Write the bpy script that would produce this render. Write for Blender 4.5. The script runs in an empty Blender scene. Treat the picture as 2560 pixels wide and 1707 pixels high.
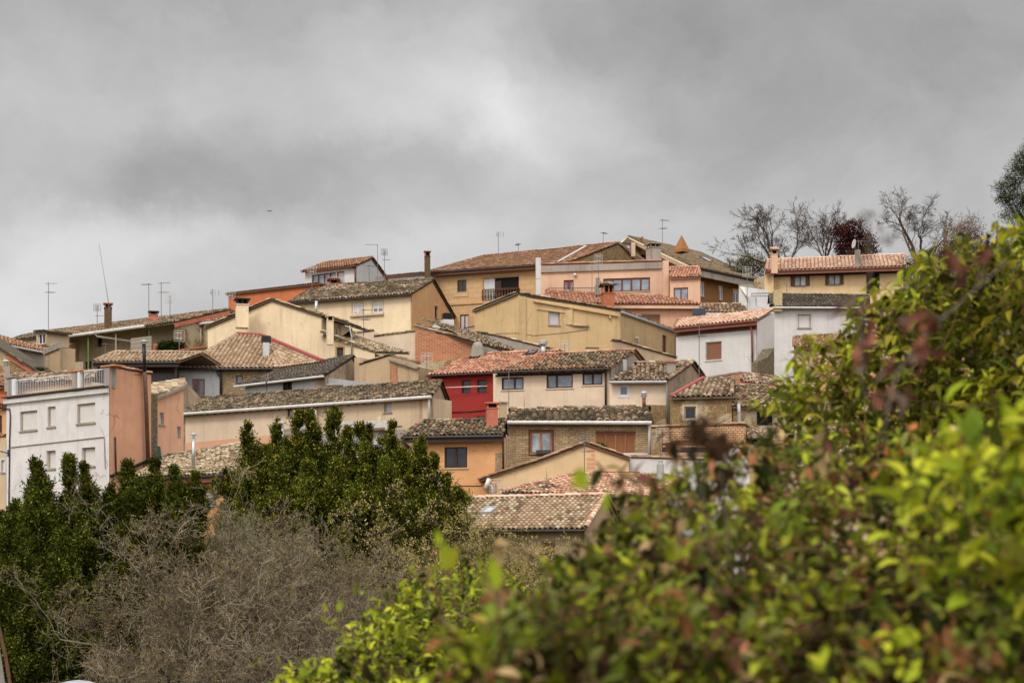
import bpy, math, random
import numpy as np
from mathutils import Vector, noise as mnoise
from mathutils.geometry import tessellate_polygon
rnd = random.Random(11); npr = np.random.default_rng(5)
C = bpy.context.scene.collection
F = 4000.0; HZ = 1400.0; CZ = 1.65      # focal length and horizon of the 2560 px wide photograph, eye height in metres
V = Vector
def P(px, py, Y): return V(((px-1280)*Y/F, Y, CZ+(HZ-py)*Y/F))
def lin(c):
    c = c/255.0
    return c/12.92 if c <= .04045 else ((c+.055)/1.055)**2.4
GAIN = 1.0
def S(r, g, b, k=1.0):
    c=[lin(r)*k*GAIN, lin(g)*k*GAIN, lin(b)*k*GAIN]; y=.3*c[0]+.6*c[1]+.1*c[2]
    return tuple(min(.85, x*.92+y*.08) for x in c)

# ------------------------------------------------------------------ mesh building
class MB:
    def __init__(s): s.v=[]; s.f=[]; s.uv=[]; s.c=[]
    def add(s, vs, fs, col=None, uvs=None):
        o=len(s.v); s.v.extend(vs)
        for i,f in enumerate(fs):
            s.f.append([k+o for k in f]); s.c.append(col)
            s.uv.append([uvs[k] for k in f] if uvs else None)
    def box(s, o, ax, ay, az, col=None):     # o corner, three edge vectors
        o=V(o); ax=V(ax); ay=V(ay); az=V(az)
        vs=[o, o+ax, o+ax+ay, o+ay, o+az, o+ax+az, o+ax+ay+az, o+ay+az]
        fs=[(0,3,2,1),(4,5,6,7),(0,1,5,4),(1,2,6,5),(2,3,7,6),(3,0,4,7)]
        lx,ly,lz=ax.length,ay.length,az.length
        s.add(vs, fs, col)
        m=len(s.f)-6
        dims=[(ly,lx),(lx,ly),(lx,lz),(ly,lz),(lx,lz),(lz,ly)]
        for i,(a,b) in enumerate(dims):
            s.uv[m+i]=[(0,0),(a,0),(a,b),(0,b)]
        s.uv[m+5]=[(0,0),(dims[3][0],0),(dims[3][0],lz),(0,lz)]
    def beam(s, a, b, w, h=None, up=(0,0,1), col=None):   # rectangular bar from a to b
        a=V(a); b=V(b); h=h or w; d=(b-a)
        if d.length<1e-6: return
        dn=d.normalized(); u=V(up)
        if abs(dn.dot(u))>.98: u=V((0,1,0))
        x=dn.cross(u).normalized(); y=x.cross(dn)
        s.box(a-x*w/2-y*h/2, x*w, y*h, d, col)
    def tube(s, pts, r, n=8, col=None, caps=True):
        pts=[V(p) for p in pts]; rs=r if isinstance(r,(list,tuple)) else [r]*len(pts)
        o=len(s.v); prev=None
        for i,p in enumerate(pts):
            t=(pts[min(i+1,len(pts)-1)]-pts[max(i-1,0)]).normalized()
            if prev is None:
                u=V((0,0,1)) if abs(t.z)<.9 else V((1,0,0)); x=t.cross(u).normalized()
            else: x=(prev-t*prev.dot(t)).normalized()
            prev=x; y=t.cross(x)
            for k in range(n):
                a=2*math.pi*k/n; s.v.append(p+(x*math.cos(a)+y*math.sin(a))*rs[i])
        for i in range(len(pts)-1):
            for k in range(n):
                a=o+i*n+k; b=o+i*n+(k+1)%n
                s.f.append([a,b,b+n,a+n]); s.c.append(col); s.uv.append(None)
        if caps:
            s.f.append([o+k for k in range(n)][::-1]); s.c.append(col); s.uv.append(None)
            s.f.append([o+(len(pts)-1)*n+k for k in range(n)]); s.c.append(col); s.uv.append(None)
    def lathe(s, base, prof, n=14, col=None):
        o=len(s.v); base=V(base)
        for r,z in prof:
            for k in range(n):
                a=2*math.pi*k/n; s.v.append(base+V((math.cos(a)*r, math.sin(a)*r, z)))
        for i in range(len(prof)-1):
            for k in range(n):
                a=o+i*n+k; b=o+i*n+(k+1)%n
                s.f.append([a,b,b+n,a+n]); s.c.append(col); s.uv.append(None)
        s.f.append([o+(len(prof)-1)*n+k for k in range(n)]); s.c.append(col); s.uv.append(None)
    def build(s, name, mat, parent=None, smooth=False):
        me=bpy.data.meshes.new(name)
        me.from_pydata([tuple(p) for p in s.v], [], s.f)
        if any(c is not None for c in s.c):
            at=me.attributes.new('tcol','FLOAT_COLOR','FACE')
            arr=np.ones((len(s.f),4),dtype=np.float32)
            for i,c in enumerate(s.c):
                if c is not None: arr[i,:3]=c
            at.data.foreach_set('color', arr.ravel())
        if any(u is not None for u in s.uv):
            ul=me.uv_layers.new(name='UVMap'); a=[]
            for f,u in zip(s.f,s.uv):
                for k in range(len(f)): a.extend(u[k] if u else (0,0))
            ul.data.foreach_set('uv', a)
        if smooth: me.polygons.foreach_set('use_smooth',[True]*len(s.f))
        me.update()
        return link(name, me, mat, parent)
def link(name, me, mat, parent=None):
    o=bpy.data.objects.new(name, me); C.objects.link(o)
    if mat: me.materials.append(mat)
    if parent is not None:
        o.parent=parent
        if parent.type=='EMPTY' and parent.parent is None: o.location=-parent.location
    return o
def thing(name, label, cat, loc=(0,0,0), group=None):
    o=bpy.data.objects.new(name,None); C.objects.link(o); o.location=loc; o.empty_display_size=.3
    o['label']=label; o['category']=cat
    if group: o['group']=group
    return o
def tag(o,label,cat,group=None,kind=None):
    if label: o['label']=label
    if cat: o['category']=cat
    if group: o['group']=group
    if kind: o['kind']=kind
    return o

# ------------------------------------------------------------------ materials
class N:
    def __init__(s,m):
        m.use_nodes=True; s.t=m.node_tree; s.t.nodes.clear()
    def n(s,ty,**k):
        x=s.t.nodes.new(ty)
        for a,b in k.items():
            if a.startswith('i_'):
                key=a[2:]; key=int(key) if key.isdigit() else key.replace('_',' ')
                x.inputs[key].default_value=b
            else: setattr(x,a,b)
        return x
    def l(s,a,b): s.t.links.new(a,b)
    def math(s,op,a,b=None,clamp=False):
        x=s.t.nodes.new('ShaderNodeMath'); x.operation=op; x.use_clamp=clamp
        for i,q in enumerate((a,b)):
            if q is None: continue
            if hasattr(q,'is_linked'): s.l(q,x.inputs[i])
            else: x.inputs[i].default_value=q
        return x.outputs[0]
    def mix(s,f,a,b,bl='MIX'):
        x=s.t.nodes.new('ShaderNodeMix'); x.data_type='RGBA'; x.blend_type=bl
        for i,q in ((0,f),(6,a),(7,b)):
            if hasattr(q,'is_linked'): s.l(q,x.inputs[i])
            elif i==0: x.inputs[0].default_value=q
            else: x.inputs[i].default_value=(*q,1) if len(q)==3 else q
        return x.outputs[2]
    def noise(s,vec,scale,detail=4,rough=.55,dist=0):
        x=s.n('ShaderNodeTexNoise',i_Scale=scale,i_Detail=detail,i_Roughness=rough,i_Distortion=dist)
        if vec is not None: s.l(vec,x.inputs['Vector'])
        return x.outputs[0]
    def ramp(s,v,lo,hi,a=0.,b=1.):
        x=s.n('ShaderNodeMapRange',i_1=lo,i_2=hi,i_3=a,i_4=b); x.clamp=True; s.l(v,x.inputs[0]); return x.outputs[0]
    def scale(s,vec,x,y,z):
        m=s.n('ShaderNodeVectorMath',operation='MULTIPLY'); s.l(vec,m.inputs[0]); m.inputs[1].default_value=(x,y,z); return m.outputs[0]
    def out(s,col,rough=.85,bump=None,bs=.4,bd=.02,spec=.3,metal=0.,extra=None):
        b=s.n('ShaderNodeBsdfPrincipled'); o=s.n('ShaderNodeOutputMaterial')
        for k,q in (('Base Color',col),('Roughness',rough),('Metallic',metal),('Specular IOR Level',spec)):
            if hasattr(q,'is_linked'): s.l(q,b.inputs[k])
            else: b.inputs[k].default_value=(*q,1) if k=='Base Color' and len(q)==3 else q
        if bump is not None:
            bm=s.n('ShaderNodeBump',i_Strength=bs,i_Distance=bd); s.l(bump,bm.inputs['Height']); s.l(bm.outputs[0],b.inputs['Normal'])
        if extra:
            for k,v in extra.items(): b.inputs[k].default_value=v
        s.l(b.outputs[0],o.inputs[0]); return b
_mc={}
def newmat(name): return bpy.data.materials.new(name)
def plaster(name,col,dirt=.35,streak=.35,patch=None,dirtcol=(.16,.13,.10),damp=0.0):
    if name in _mc: return _mc[name]
    wf=min(1.,(1-col[2]/max(col[0],.01))/.35); col=(col[0]*.98,col[1]*(1-.08*wf)*.985,col[2]*.97); streak=streak+.14; dirt=dirt+.05; m=newmat(name); k=N(m)
    pos=k.n('ShaderNodeNewGeometry').outputs['Position']
    big=k.noise(pos,.35,5,.6,.3); mid=k.noise(pos,1.7,6,.65); fine=k.noise(pos,14,5,.7)
    c=k.mix(k.ramp(big,.3,.7), tuple(x*.86 for x in col), tuple(min(.9,x*1.10) for x in col))
    c=k.mix(k.ramp(mid,.35,.75,0,.6), c, tuple(x*.80 for x in col))
    st=k.noise(k.scale(pos,1.6,1.6,.12),1.0,6,.7)
    stf=k.math('MULTIPLY',k.ramp(st,.52,.74),streak)
    c=k.mix(stf,c,dirtcol)
    if patch:
        c=k.mix(k.ramp(k.noise(pos,.9,7,.7,.6),.60,.66),c,patch)
    gr=k.math('MULTIPLY',k.ramp(k.noise(pos,3.3,8,.75),.6,.78),dirt)
    c=k.mix(gr,c,dirtcol)
    if damp>0:
        dn=k.noise(pos,.8,6,.7,.4)
        uv=k.n('ShaderNodeUVMap').outputs[0]; sx=k.n('ShaderNodeSeparateXYZ'); k.l(uv,sx.inputs[0])
        c=k.mix(k.math('MULTIPLY',k.ramp(dn,.42,.62),damp),c,(.075,.062,.045))
    c=k.mix(k.ramp(fine,.3,.75,0,.22),c,tuple(x*.55 for x in col))
    # hairline cracks in patches, and long rain streaks
    vd=k.n('ShaderNodeTexVoronoi',feature='DISTANCE_TO_EDGE',i_Scale=.42); dn_=k.n('ShaderNodeTexNoise',i_Scale=1.5,i_Detail=5.); k.l(pos,dn_.inputs['Vector'])
    av=k.n('ShaderNodeVectorMath',operation='MULTIPLY_ADD'); k.l(dn_.outputs['Color'],av.inputs[0]); av.inputs[1].default_value=(.9,.9,.9); k.l(pos,av.inputs[2]); k.l(av.outputs[0],vd.inputs['Vector'])
    ck=k.math('MULTIPLY',k.math('SUBTRACT',1.,k.ramp(vd.outputs['Distance'],.004,.014)),k.math('MULTIPLY',k.ramp(k.noise(pos,.4,3,.5),.56,.62),.55))
    c=k.mix(ck,c,tuple(x*.7 for x in dirtcol))
    s2=k.noise(k.scale(pos,4.5,4.5,.16),1.0,5,.75)
    c=k.mix(k.math('MULTIPLY',k.math('MULTIPLY',k.ramp(s2,.55,.72),k.ramp(k.noise(pos,.5,3,.6),.45,.62)),min(.6,.2+streak)),c,dirtcol)
    h=k.math('ADD',k.math('MULTIPLY',fine,.4),mid)
    k.out(c,.92,h,.55,.03,spec=.15); _mc[name]=m; return m
def stone(name,cols,mortar,sx=1.7,sy=3.2,plaster_patch=None):
    if name in _mc: return _mc[name]
    m=newmat(name); k=N(m); uv=k.n('ShaderNodeUVMap').outputs[0]
    d=k.n('ShaderNodeTexNoise',i_Scale=1.3,i_Detail=3.); k.l(uv,d.inputs['Vector'])
    ad=k.n('ShaderNodeVectorMath',operation='MULTIPLY_ADD'); k.l(d.outputs['Color'],ad.inputs[0]); ad.inputs[1].default_value=(.25,.12,0); k.l(uv,ad.inputs[2])
    q=k.scale(ad.outputs[0],sx,sy,1)
    v1=k.n('ShaderNodeTexVoronoi',voronoi_dimensions='2D',i_Randomness=.85); k.l(q,v1.inputs['Vector'])
    v2=k.n('ShaderNodeTexVoronoi',voronoi_dimensions='2D',feature='DISTANCE_TO_EDGE',i_Randomness=.85); k.l(q,v2.inputs['Vector'])
    sp=k.n('ShaderNodeSeparateXYZ'); k.l(v1.outputs['Color'],sp.inputs[0])
    c=k.mix(sp.outputs[0],cols[0],cols[1]); c=k.mix(k.ramp(sp.outputs[1],.6,1),c,cols[2])
    nz=k.noise(uv,6,6,.7); c=k.mix(k.ramp(nz,.3,.8,0,.6),c,tuple(x*.5 for x in cols[0]))
    e=k.ramp(v2.outputs['Distance'],.02,.11)
    c=k.mix(k.math('SUBTRACT',1.,e),c,mortar)
    if plaster_patch: c=k.mix(k.ramp(k.noise(uv,.55,6,.65,.5),.48,.55),c,plaster_patch)
    h=k.math('ADD',e,k.math('MULTIPLY',nz,.5))
    k.out(c,.95,h,.8,.06,spec=.1); _mc[name]=m; return m
def brick(name,c1,c2,mortar,w=.26,hh=.075,patch=None,msz=.012):
    if name in _mc: return _mc[name]
    m=newmat(name); k=N(m); uv=k.n('ShaderNodeUVMap').outputs[0]
    b=k.n('ShaderNodeTexBrick',i_Scale=1.,i_Brick_Width=w,i_Row_Height=hh,i_Mortar_Size=msz,i_Bias=0.0)
    b.inputs['Color1'].default_value=(*c1,1); b.inputs['Color2'].default_value=(*c2,1); b.inputs['Mortar'].default_value=(*mortar,1)
    d=k.n('ShaderNodeTexNoise',i_Scale=2.,i_Detail=3.); k.l(uv,d.inputs['Vector'])
    ad=k.n('ShaderNodeVectorMath',operation='MULTIPLY_ADD'); k.l(d.outputs['Color'],ad.inputs[0]); ad.inputs[1].default_value=(.05,.05,0); k.l(uv,ad.inputs[2])
    k.l(ad.outputs[0],b.inputs['Vector'])
    n1=k.noise(uv,1.1,6,.65); n2=k.noise(uv,9,5,.7)
    c=k.mix(k.ramp(n1,.3,.75,0,.35),b.outputs['Color'],tuple(x*.55 for x in c1))
    c=k.mix(k.ramp(n2,.4,.8,0,.45),c,tuple(min(.8,x*1.35) for x in c2))
    if patch: c=k.mix(k.ramp(k.noise(uv,1.6,4,.5),.70,.73),c,patch)
    k.out(c,.93,b.outputs['Fac'],-.4,.02,spec=.1); _mc[name]=m; return m
def flat(name,col,rough=.6,var=.25,scale=3.,metal=0.,spec=.3,bump=.15):
    if name in _mc: return _mc[name]
    m=newmat(name); k=N(m); pos=k.n('ShaderNodeNewGeometry').outputs['Position']
    a=k.noise(pos,scale,6,.7)
    c=k.mix(k.ramp(a,.3,.75,0,1.),tuple(min(.9,x*(1+var*.4)) for x in col),tuple(x*(1-var) for x in col))
    k.out(c,rough,k.noise(pos,scale*6,4,.6),bump,.01,spec=spec,metal=metal); _mc[name]=m; return m
def slats(name,col,per=.055,dark=.7,vertical=False,rough=.55):
    if name in _mc: return _mc[name]
    m=newmat(name); k=N(m); uv=k.n('ShaderNodeUVMap').outputs[0]
    w=k.n('ShaderNodeTexWave',wave_type='BANDS',bands_direction='X' if vertical else 'Y',wave_profile='SAW',i_Scale=1/per/3.1416*.5*1.0)
    k.l(uv,w.inputs['Vector'])
    c=k.mix(k.ramp(w.outputs['Fac'],0,.35),tuple(x*dark for x in col),col)
    c=k.mix(k.ramp(k.noise(uv,2,5,.7),.35,.8,0,.3),c,tuple(x*.6 for x in col))
    k.out(c,rough,w.outputs['Fac'],.3,.01,spec=.3); _mc[name]=m; return m
def glass(name,col,rough=.08,spec=.45):
    if name in _mc: return _mc[name]
    m=newmat(name); k=N(m); pos=k.n('ShaderNodeNewGeometry').outputs['Position']
    a=k.noise(pos,1.1,4,.6)
    c=k.mix(k.ramp(a,.35,.65),tuple(x*.55 for x in col),tuple(min(.8,x*1.3) for x in col))
    k.out(c,rough,k.noise(pos,2.5,2,.5),.06,.02,spec=spec); _mc[name]=m; return m
def wood(name,col,rough=.6):
    if name in _mc: return _mc[name]
    m=newmat(name); k=N(m); pos=k.n('ShaderNodeNewGeometry').outputs['Position']
    a=k.noise(k.scale(pos,6,6,1),2,6,.7)
    c=k.mix(k.ramp(a,.3,.7),tuple(x*.55 for x in col),tuple(min(.8,x*1.25) for x in col))
    k.out(c,rough,a,.3,.01,spec=.3); _mc[name]=m; return m
def tilemat(nm='roof_tile',g=1.):
    m=newmat(nm); k=N(m)
    at=k.n('ShaderNodeAttribute',attribute_name='tcol'); pos=k.n('ShaderNodeNewGeometry').outputs['Position']
    a=k.noise(pos,9,6,.75); b=k.noise(pos,1.3,6,.7); g_=k.noise(pos,3.1,5,.7)
    c=k.mix(k.ramp(a,.35,.8,0,.5*g),at.outputs['Color'],k.mix(.72,at.outputs['Color'],(.03,.028,.022)))
    c=k.mix(k.ramp(b,.55,.75,0,.4*g),c,(.06,.055,.04))
    c=k.mix(k.ramp(g_,.66,.78,0,.3*g),c,(.35,.31,.22))
    k.out(c,.93,a,.5,.03,spec=.12); return m
def warm(r,g,b):
    'leaf and twig colours: photographs of foliage under cloud lean yellow'
    return S(r,g,b)
def attrmat(name,rough=.5,trans=.25,spec=.35,var=6.):
    m=newmat(name); k=N(m)
    at=k.n('ShaderNodeAttribute',attribute_name='tcol'); pos=k.n('ShaderNodeNewGeometry').outputs['Position']
    c=k.mix(k.ramp(k.noise(pos,var,3,.6),.3,.7,0,.35),at.outputs['Color'],k.mix(.6,at.outputs['Color'],(.01,.015,.004)))
    b=k.n('ShaderNodeBsdfPrincipled',i_Roughness=rough); b.inputs['Specular IOR Level'].default_value=spec; k.l(c,b.inputs['Base Color'])
    o=k.n('ShaderNodeOutputMaterial')
    if trans>0:
        t=k.n('ShaderNodeBsdfTranslucent'); k.l(c,t.inputs[0]); mx=k.n('ShaderNodeMixShader',i_0=trans); k.l(b.outputs[0],mx.inputs[1]); k.l(t.outputs[0],mx.inputs[2]); k.l(mx.outputs[0],o.inputs[0])
    else: k.l(b.outputs[0],o.inputs[0])
    return m
TILE=tilemat(); TILE2=tilemat('newer_roof_tile',.35); NEWP={'clean','orange','redbrown','peach','brown','pink'}
LEAF=attrmat('leaf_surface',.7,.25,.05); NEARLEAF=attrmat('near_leaf_surface',.6,.35,.07,25.); BARK=attrmat('bark_surface',.9,0,.1)

PLAIN=flat
M={}
M['white']=plaster('whitewash',S(222,217,213),.2,.22,dirtcol=S(150,130,105))
M['white2']=plaster('warm_white_render',S(214,211,206),.12,.14,dirtcol=S(160,140,120))
M['greywhite']=plaster('grey_white_render',S(200,200,200),.12,.15,dirtcol=S(140,130,120))
M['pink']=plaster('salmon_render',S(222,170,128),.3,.3,dirtcol=S(150,100,75))
M['peach']=plaster('peach_render',S(226,178,136),.2,.15,dirtcol=S(160,115,85))
M['cream']=plaster('cream_render',S(226,208,172),.15,.2,dirtcol=S(160,140,100))
M['creamy']=plaster('yellow_cream_render',S(238,220,172),.12,.2,dirtcol=S(170,145,95))
M['beige']=plaster('beige_render',S(212,193,152),.2,.2,dirtcol=S(120,105,80))
M['tan']=plaster('tan_mouldy_render',S(190,168,125),.35,.45,dirtcol=S(85,75,60))
M['mould']=plaster('mouldy_gable_render',S(186,166,132),.35,.5,dirtcol=S(66,58,46),damp=.42)
M['ochre']=plaster('ochre_render',S(212,170,112),.12,.2,dirtcol=S(150,110,70))
M['olive']=plaster('olive_yellow_render',S(212,184,126),.2,.3,dirtcol=S(110,95,60))
M['olive2']=plaster('olive_dark_render',S(192,168,116),.3,.45,dirtcol=S(90,78,52))
M['oliveshade']=plaster('olive_grey_render',S(185,170,130),.2,.3,dirtcol=S(110,100,70))
M['red']=plaster('dark_red_render',S(166,52,42),.3,.3,dirtcol=S(90,35,30))
M['orange']=plaster('burnt_orange_render',S(206,122,66),.15,.25,dirtcol=S(150,85,50))
M['orange2']=plaster('light_orange_render',S(224,170,106),.12,.12,dirtcol=S(180,125,75))
M['brightorange']=plaster('warm_orange_render',S(222,155,90),.15,.15,dirtcol=S(170,110,65))
M['yellow']=plaster('pale_yellow_render',S(230,202,145),.1,.1,dirtcol=S(170,140,90))
M['pink2']=plaster('pale_pink_render',S(226,190,150),.12,.18,dirtcol=S(160,125,95))
M['concrete']=plaster('weathered_concrete',S(165,158,142),.4,.55,dirtcol=S(70,64,55))
M['darkwood']=slats('dark_brown_boards',S(64,50,42),.16,.6,True)
M['blackslat']=slats('dark_vertical_slats',S(50,46,44),.14,.35,True)
M['rubble']=stone('rubble_stone',(S(196,166,122),S(150,122,86),S(214,190,150)),S(110,92,68))
M['rubble2']=stone('ochre_rubble',(S(180,148,98),S(155,122,80),S(196,168,122)),S(84,66,46),1.5,3.0,S(196,176,140))
M['drystone']=stone('dry_stone',(S(150,134,106),S(112,98,76),S(178,162,130)),S(58,50,40),2.2,5.)
M['slabs']=stone('brown_stone_courses',(S(180,154,104),S(142,116,76),S(200,174,124)),S(84,68,46),1.,3.)
M['ashlar']=brick('ashlar_blocks',S(204,166,118),S(190,152,104),S(160,125,85),.95,.45,msz=.02)
M['tanbrick']=brick('tan_brick',S(200,172,128),S(152,126,90),S(112,90,64),.4,.13,msz=.02)
M['redbrick']=brick('orange_red_brick',S(186,116,78),S(142,82,54),S(186,152,118),.42,.135,S(206,188,150),.022)
M['brownbrick']=brick('brown_brick',S(160,112,62),S(140,94,50),S(120,85,50),.26,.08)
M['chimbrick']=brick('chimney_brick',S(196,118,76),S(172,96,62),S(130,90,65),.24,.08)
M['yelbrick']=brick('yellow_brick',S(206,188,140),S(186,166,118),S(130,115,85),.24,.09)
M['brownframe']=wood('brown_wood',S(104,62,38)); M['darkframe']=wood('dark_brown_wood',S(62,42,34))
M['lightwood']=wood('golden_wood',S(170,110,62)); M['greywood']=wood('weathered_planks',S(165,150,130))
M['whiteframe']=flat('white_frame',S(225,225,225),.5,.1); M['whitemetal']=flat('white_paint_metal',S(212,212,214),.45,.15)
M['zinc']=flat('zinc_grey',S(170,168,165),.45,.3,2.,.2); M['steel']=flat('stainless_pipe',S(190,188,184),.3,.3,4.,.6)
M['gutwhite']=flat('white_gutter',S(205,200,192),.5,.25,2.); M['gutgrey']=flat('grey_gutter',S(150,148,145),.5,.25,2.)
M['dark']=flat('dark_metal',S(52,46,44),.5,.3); M['black']=flat('black_paint',S(28,28,30),.4,.3); M['rust']=flat('rusty_pipe',S(96,72,54),.75,.5,6.)
M['antenna']=flat('antenna_metal',S(120,116,112),.45,.3,5.,.4); M['antlight']=flat('pale_antenna_metal',S(205,200,190),.4,.2,5.,.3)
M['brownpaint']=flat('brown_paint_metal',S(128,72,52),.45,.25); M['redpaint']=flat('red_paint_strip',S(160,76,68),.7,.3)
M['g_dark']=glass('dark_glass',S(44,44,50)); M['g_grey']=glass('grey_glass',S(128,136,146),.12); M['g_blue']=glass('bluish_glass',S(120,130,150),.1)
M['g_curt']=glass('curtained_glass',S(170,176,182),.2,.6); M['void']=flat('shade_in_opening',S(20,18,17),.9,.2)  # void is a dark colour painted for the shade inside openings
M['rollwhite']=slats('white_roller_shutter',S(214,208,200)); M['rollbrown']=slats('brown_roller_shutter',S(138,86,58)); M['rollgrey']=slats('pale_grey_roller_shutter',S(196,190,192))
M['louvre']=slats('louvred_wood_shutter',S(150,92,50),.07,.55); M['orangecap']=flat('orange_tile_cap',S(200,130,80),.8,.3)
M['chimold']=stone('old_chimney_masonry',(S(140,112,80),S(116,90,62),S(160,132,96)),S(96,80,60),4,8)
M['quoinbrick']=flat('quoin_brick_paint',S(210,152,108),.9,.2)
M['terracotta']=flat('terracotta_render',S(186,106,78),.85,.3,2.); M['concrete2']=flat('grey_cement',S(150,140,124),.95,.5,2.5)

# ------------------------------------------------------------------ terrain height
_ty=[-60,6,20,36,60,72,90,96,103,110,120,130,140,150,165,200,260,420,4000]
_tz=[-.2,-.1,-4,-8,-8,-3.5,1.5,3.5,6.5,8.5,10,12.5,17,20.5,22.5,21,12,0,-20]
def ground(x,y):
    z=float(np.interp(y,_ty,_tz))
    t=max(0,min(1,(x-16)/18)); t=t*t*(3-2*t)
    z+=t*8.0*max(0,min(1,(y-118)/35))*max(0,min(1,(420-y)/150))
    tl=max(0,min(1,(-x-10)/25)); z-=tl*1.5*max(0,min(1,(y-120)/20))
    return z
# ------------------------------------------------------------------ planes, roofs, walls
class Plane:
    """vertical plane through two plan points; s runs along it in metres"""
    def __init__(s,a,b,flip=False):
        s.p=V((a[0],a[1],0)); d=V((b[0]-a[0],b[1]-a[1],0)); s.len=d.length; s.d=d.normalized()
        n=V((-s.d.y,s.d.x,0)); mid=s.p+s.d*s.len/2
        if n.dot(mid)<0: n=-n
        s.n=n                                   # points away from the camera, into the building
    def shift(s,k):
        q=Plane(s.p+s.n*k, s.p+s.n*k+s.d*s.len); return q
    def sz(s,px,py):
        t=(px-1280)/F; k=(t*s.p.y-s.p.x)/(s.d.x-t*s.d.y); y=s.p.y+k*s.d.y
        return k, CZ+(HZ-py)*y/F
    def at(s,k,z,dep=0.): q=s.p+s.d*k+s.n*dep; return V((q.x,q.y,z))
    def px(s,x,y,dep=0.): k,z=s.sz(x,y); return s.at(k,z,dep)
    def rect(s,x0,y0,x1,y1):
        a,_=s.sz(x0,0); b,_=s.sz(x1,0); _,z0=s.sz((x0+x1)/2,y1); _,z1=s.sz((x0+x1)/2,y0)
        return min(a,b),z0,max(a,b),z1
def plane_px(x0,Y0,x1,Y1):
    a=P(x0,0,Y0); b=P(x1,0,Y1); return Plane(a,b)

PAL={
'old':[((134,116,88),4),((154,132,102),3),((108,94,72),4),((172,150,118),2),((84,74,58),2),((168,122,92),1)],
'olddark':[((118,102,76),4),((138,118,90),3),((96,84,64),4),((156,134,102),2),((74,66,52),2)],
'tan':[((190,168,134),4),((168,146,114),3),((202,182,150),2.5),((142,120,92),2),((118,100,76),1.2),((182,138,104),.8)],
'clean':[((182,154,122),4),((168,140,108),4),((192,164,132),3),((150,124,96),2)],
'orange':[((204,146,114),4),((188,126,96),3),((212,162,130),3),((160,108,82),1.5),((150,122,98),1)],
'orangemix':[((206,146,112),3),((192,126,94),3),((170,132,100),2),((128,108,84),2),((186,160,122),2)],
'redbrown':[((146,106,78),4),((158,116,86),3),((130,94,68),3),((174,140,108),1.2)],
'pink':[((206,158,128),4),((192,140,110),3),((214,172,142),3),((150,120,92),2),((172,136,108),2)],
'peach':[((216,176,146),4),((202,158,130),3),((226,190,162),3),((184,140,112),1)],
'grey':[((98,88,76),4),((112,100,86),3),((80,72,62),4),((128,114,96),1)],
'brown':[((132,110,84),4),((116,96,74),4),((148,126,98),3),((96,80,62),2)],
'mix':[((160,134,106),4),((136,112,86),3),((186,160,128),3),((176,128,98),1.5),((96,84,66),2),((206,182,152),2)],
'brick':[((178,136,104),4),((162,118,88),3),((194,156,122),3),((140,106,80),2)],
}
def pick(pal):
    L=PAL[pal]; t=sum(w for _,w in L); r=rnd.random()*t
    for c,w in L:
        r-=w
        if r<=0: break
    j=rnd.uniform(.88,1.12) if pal in NEWP else rnd.uniform(.86,1.14); return S(c[0],c[1],c[2],(.98 if pal in NEWP else .93)*j)
def arch(mb,a,b,r0,r1,up,col,n=5):
    """half-round tile from a (low end) to b (high end)"""
    d=(b-a).normalized(); x=d.cross(up).normalized(); u=x.cross(d)
    vs=[]
    for p,r in ((a,r0),(b,r1)):
        for k in range(n):
            t=math.pi*k/(n-1); vs.append(p-x*math.cos(t)*r+u*math.sin(t)*r*.85)
    fs=[(k,k+1,k+1+n,k+n) for k in range(n-1)]
    mb.add(vs,fs,col)
    # thickness lip of the low end
    vs2=[v.copy() for v in vs[:n]]+[a-x*math.cos(math.pi*k/(n-1))*r0*.72+u*math.sin(math.pi*k/(n-1))*r0*.6 for k in range(n)]
    mb.add(vs2,[(k,k+n,k+n+1,k+1) for k in range(n-1)],tuple(c*.75 for c in col))
def ridgeline(mb,a,b,pal,r=.13,L=.4):
    a=V(a); b=V(b); n=max(1,int((b-a).length/L)); 
    if b.z<a.z: a,b=b,a
    for i in range(n):
        p=a.lerp(b,i/n); q=a.lerp(b,min(1,(i+1.15)/n)); j=V((rnd.uniform(-.01,.01),rnd.uniform(-.01,.01),rnd.uniform(0,.02)))
        arch(mb,p+j+V((0,0,.03)),q+j,r*1.06,r*.95,V((0,0,1)),pick(pal))
class Roof: pass
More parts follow.
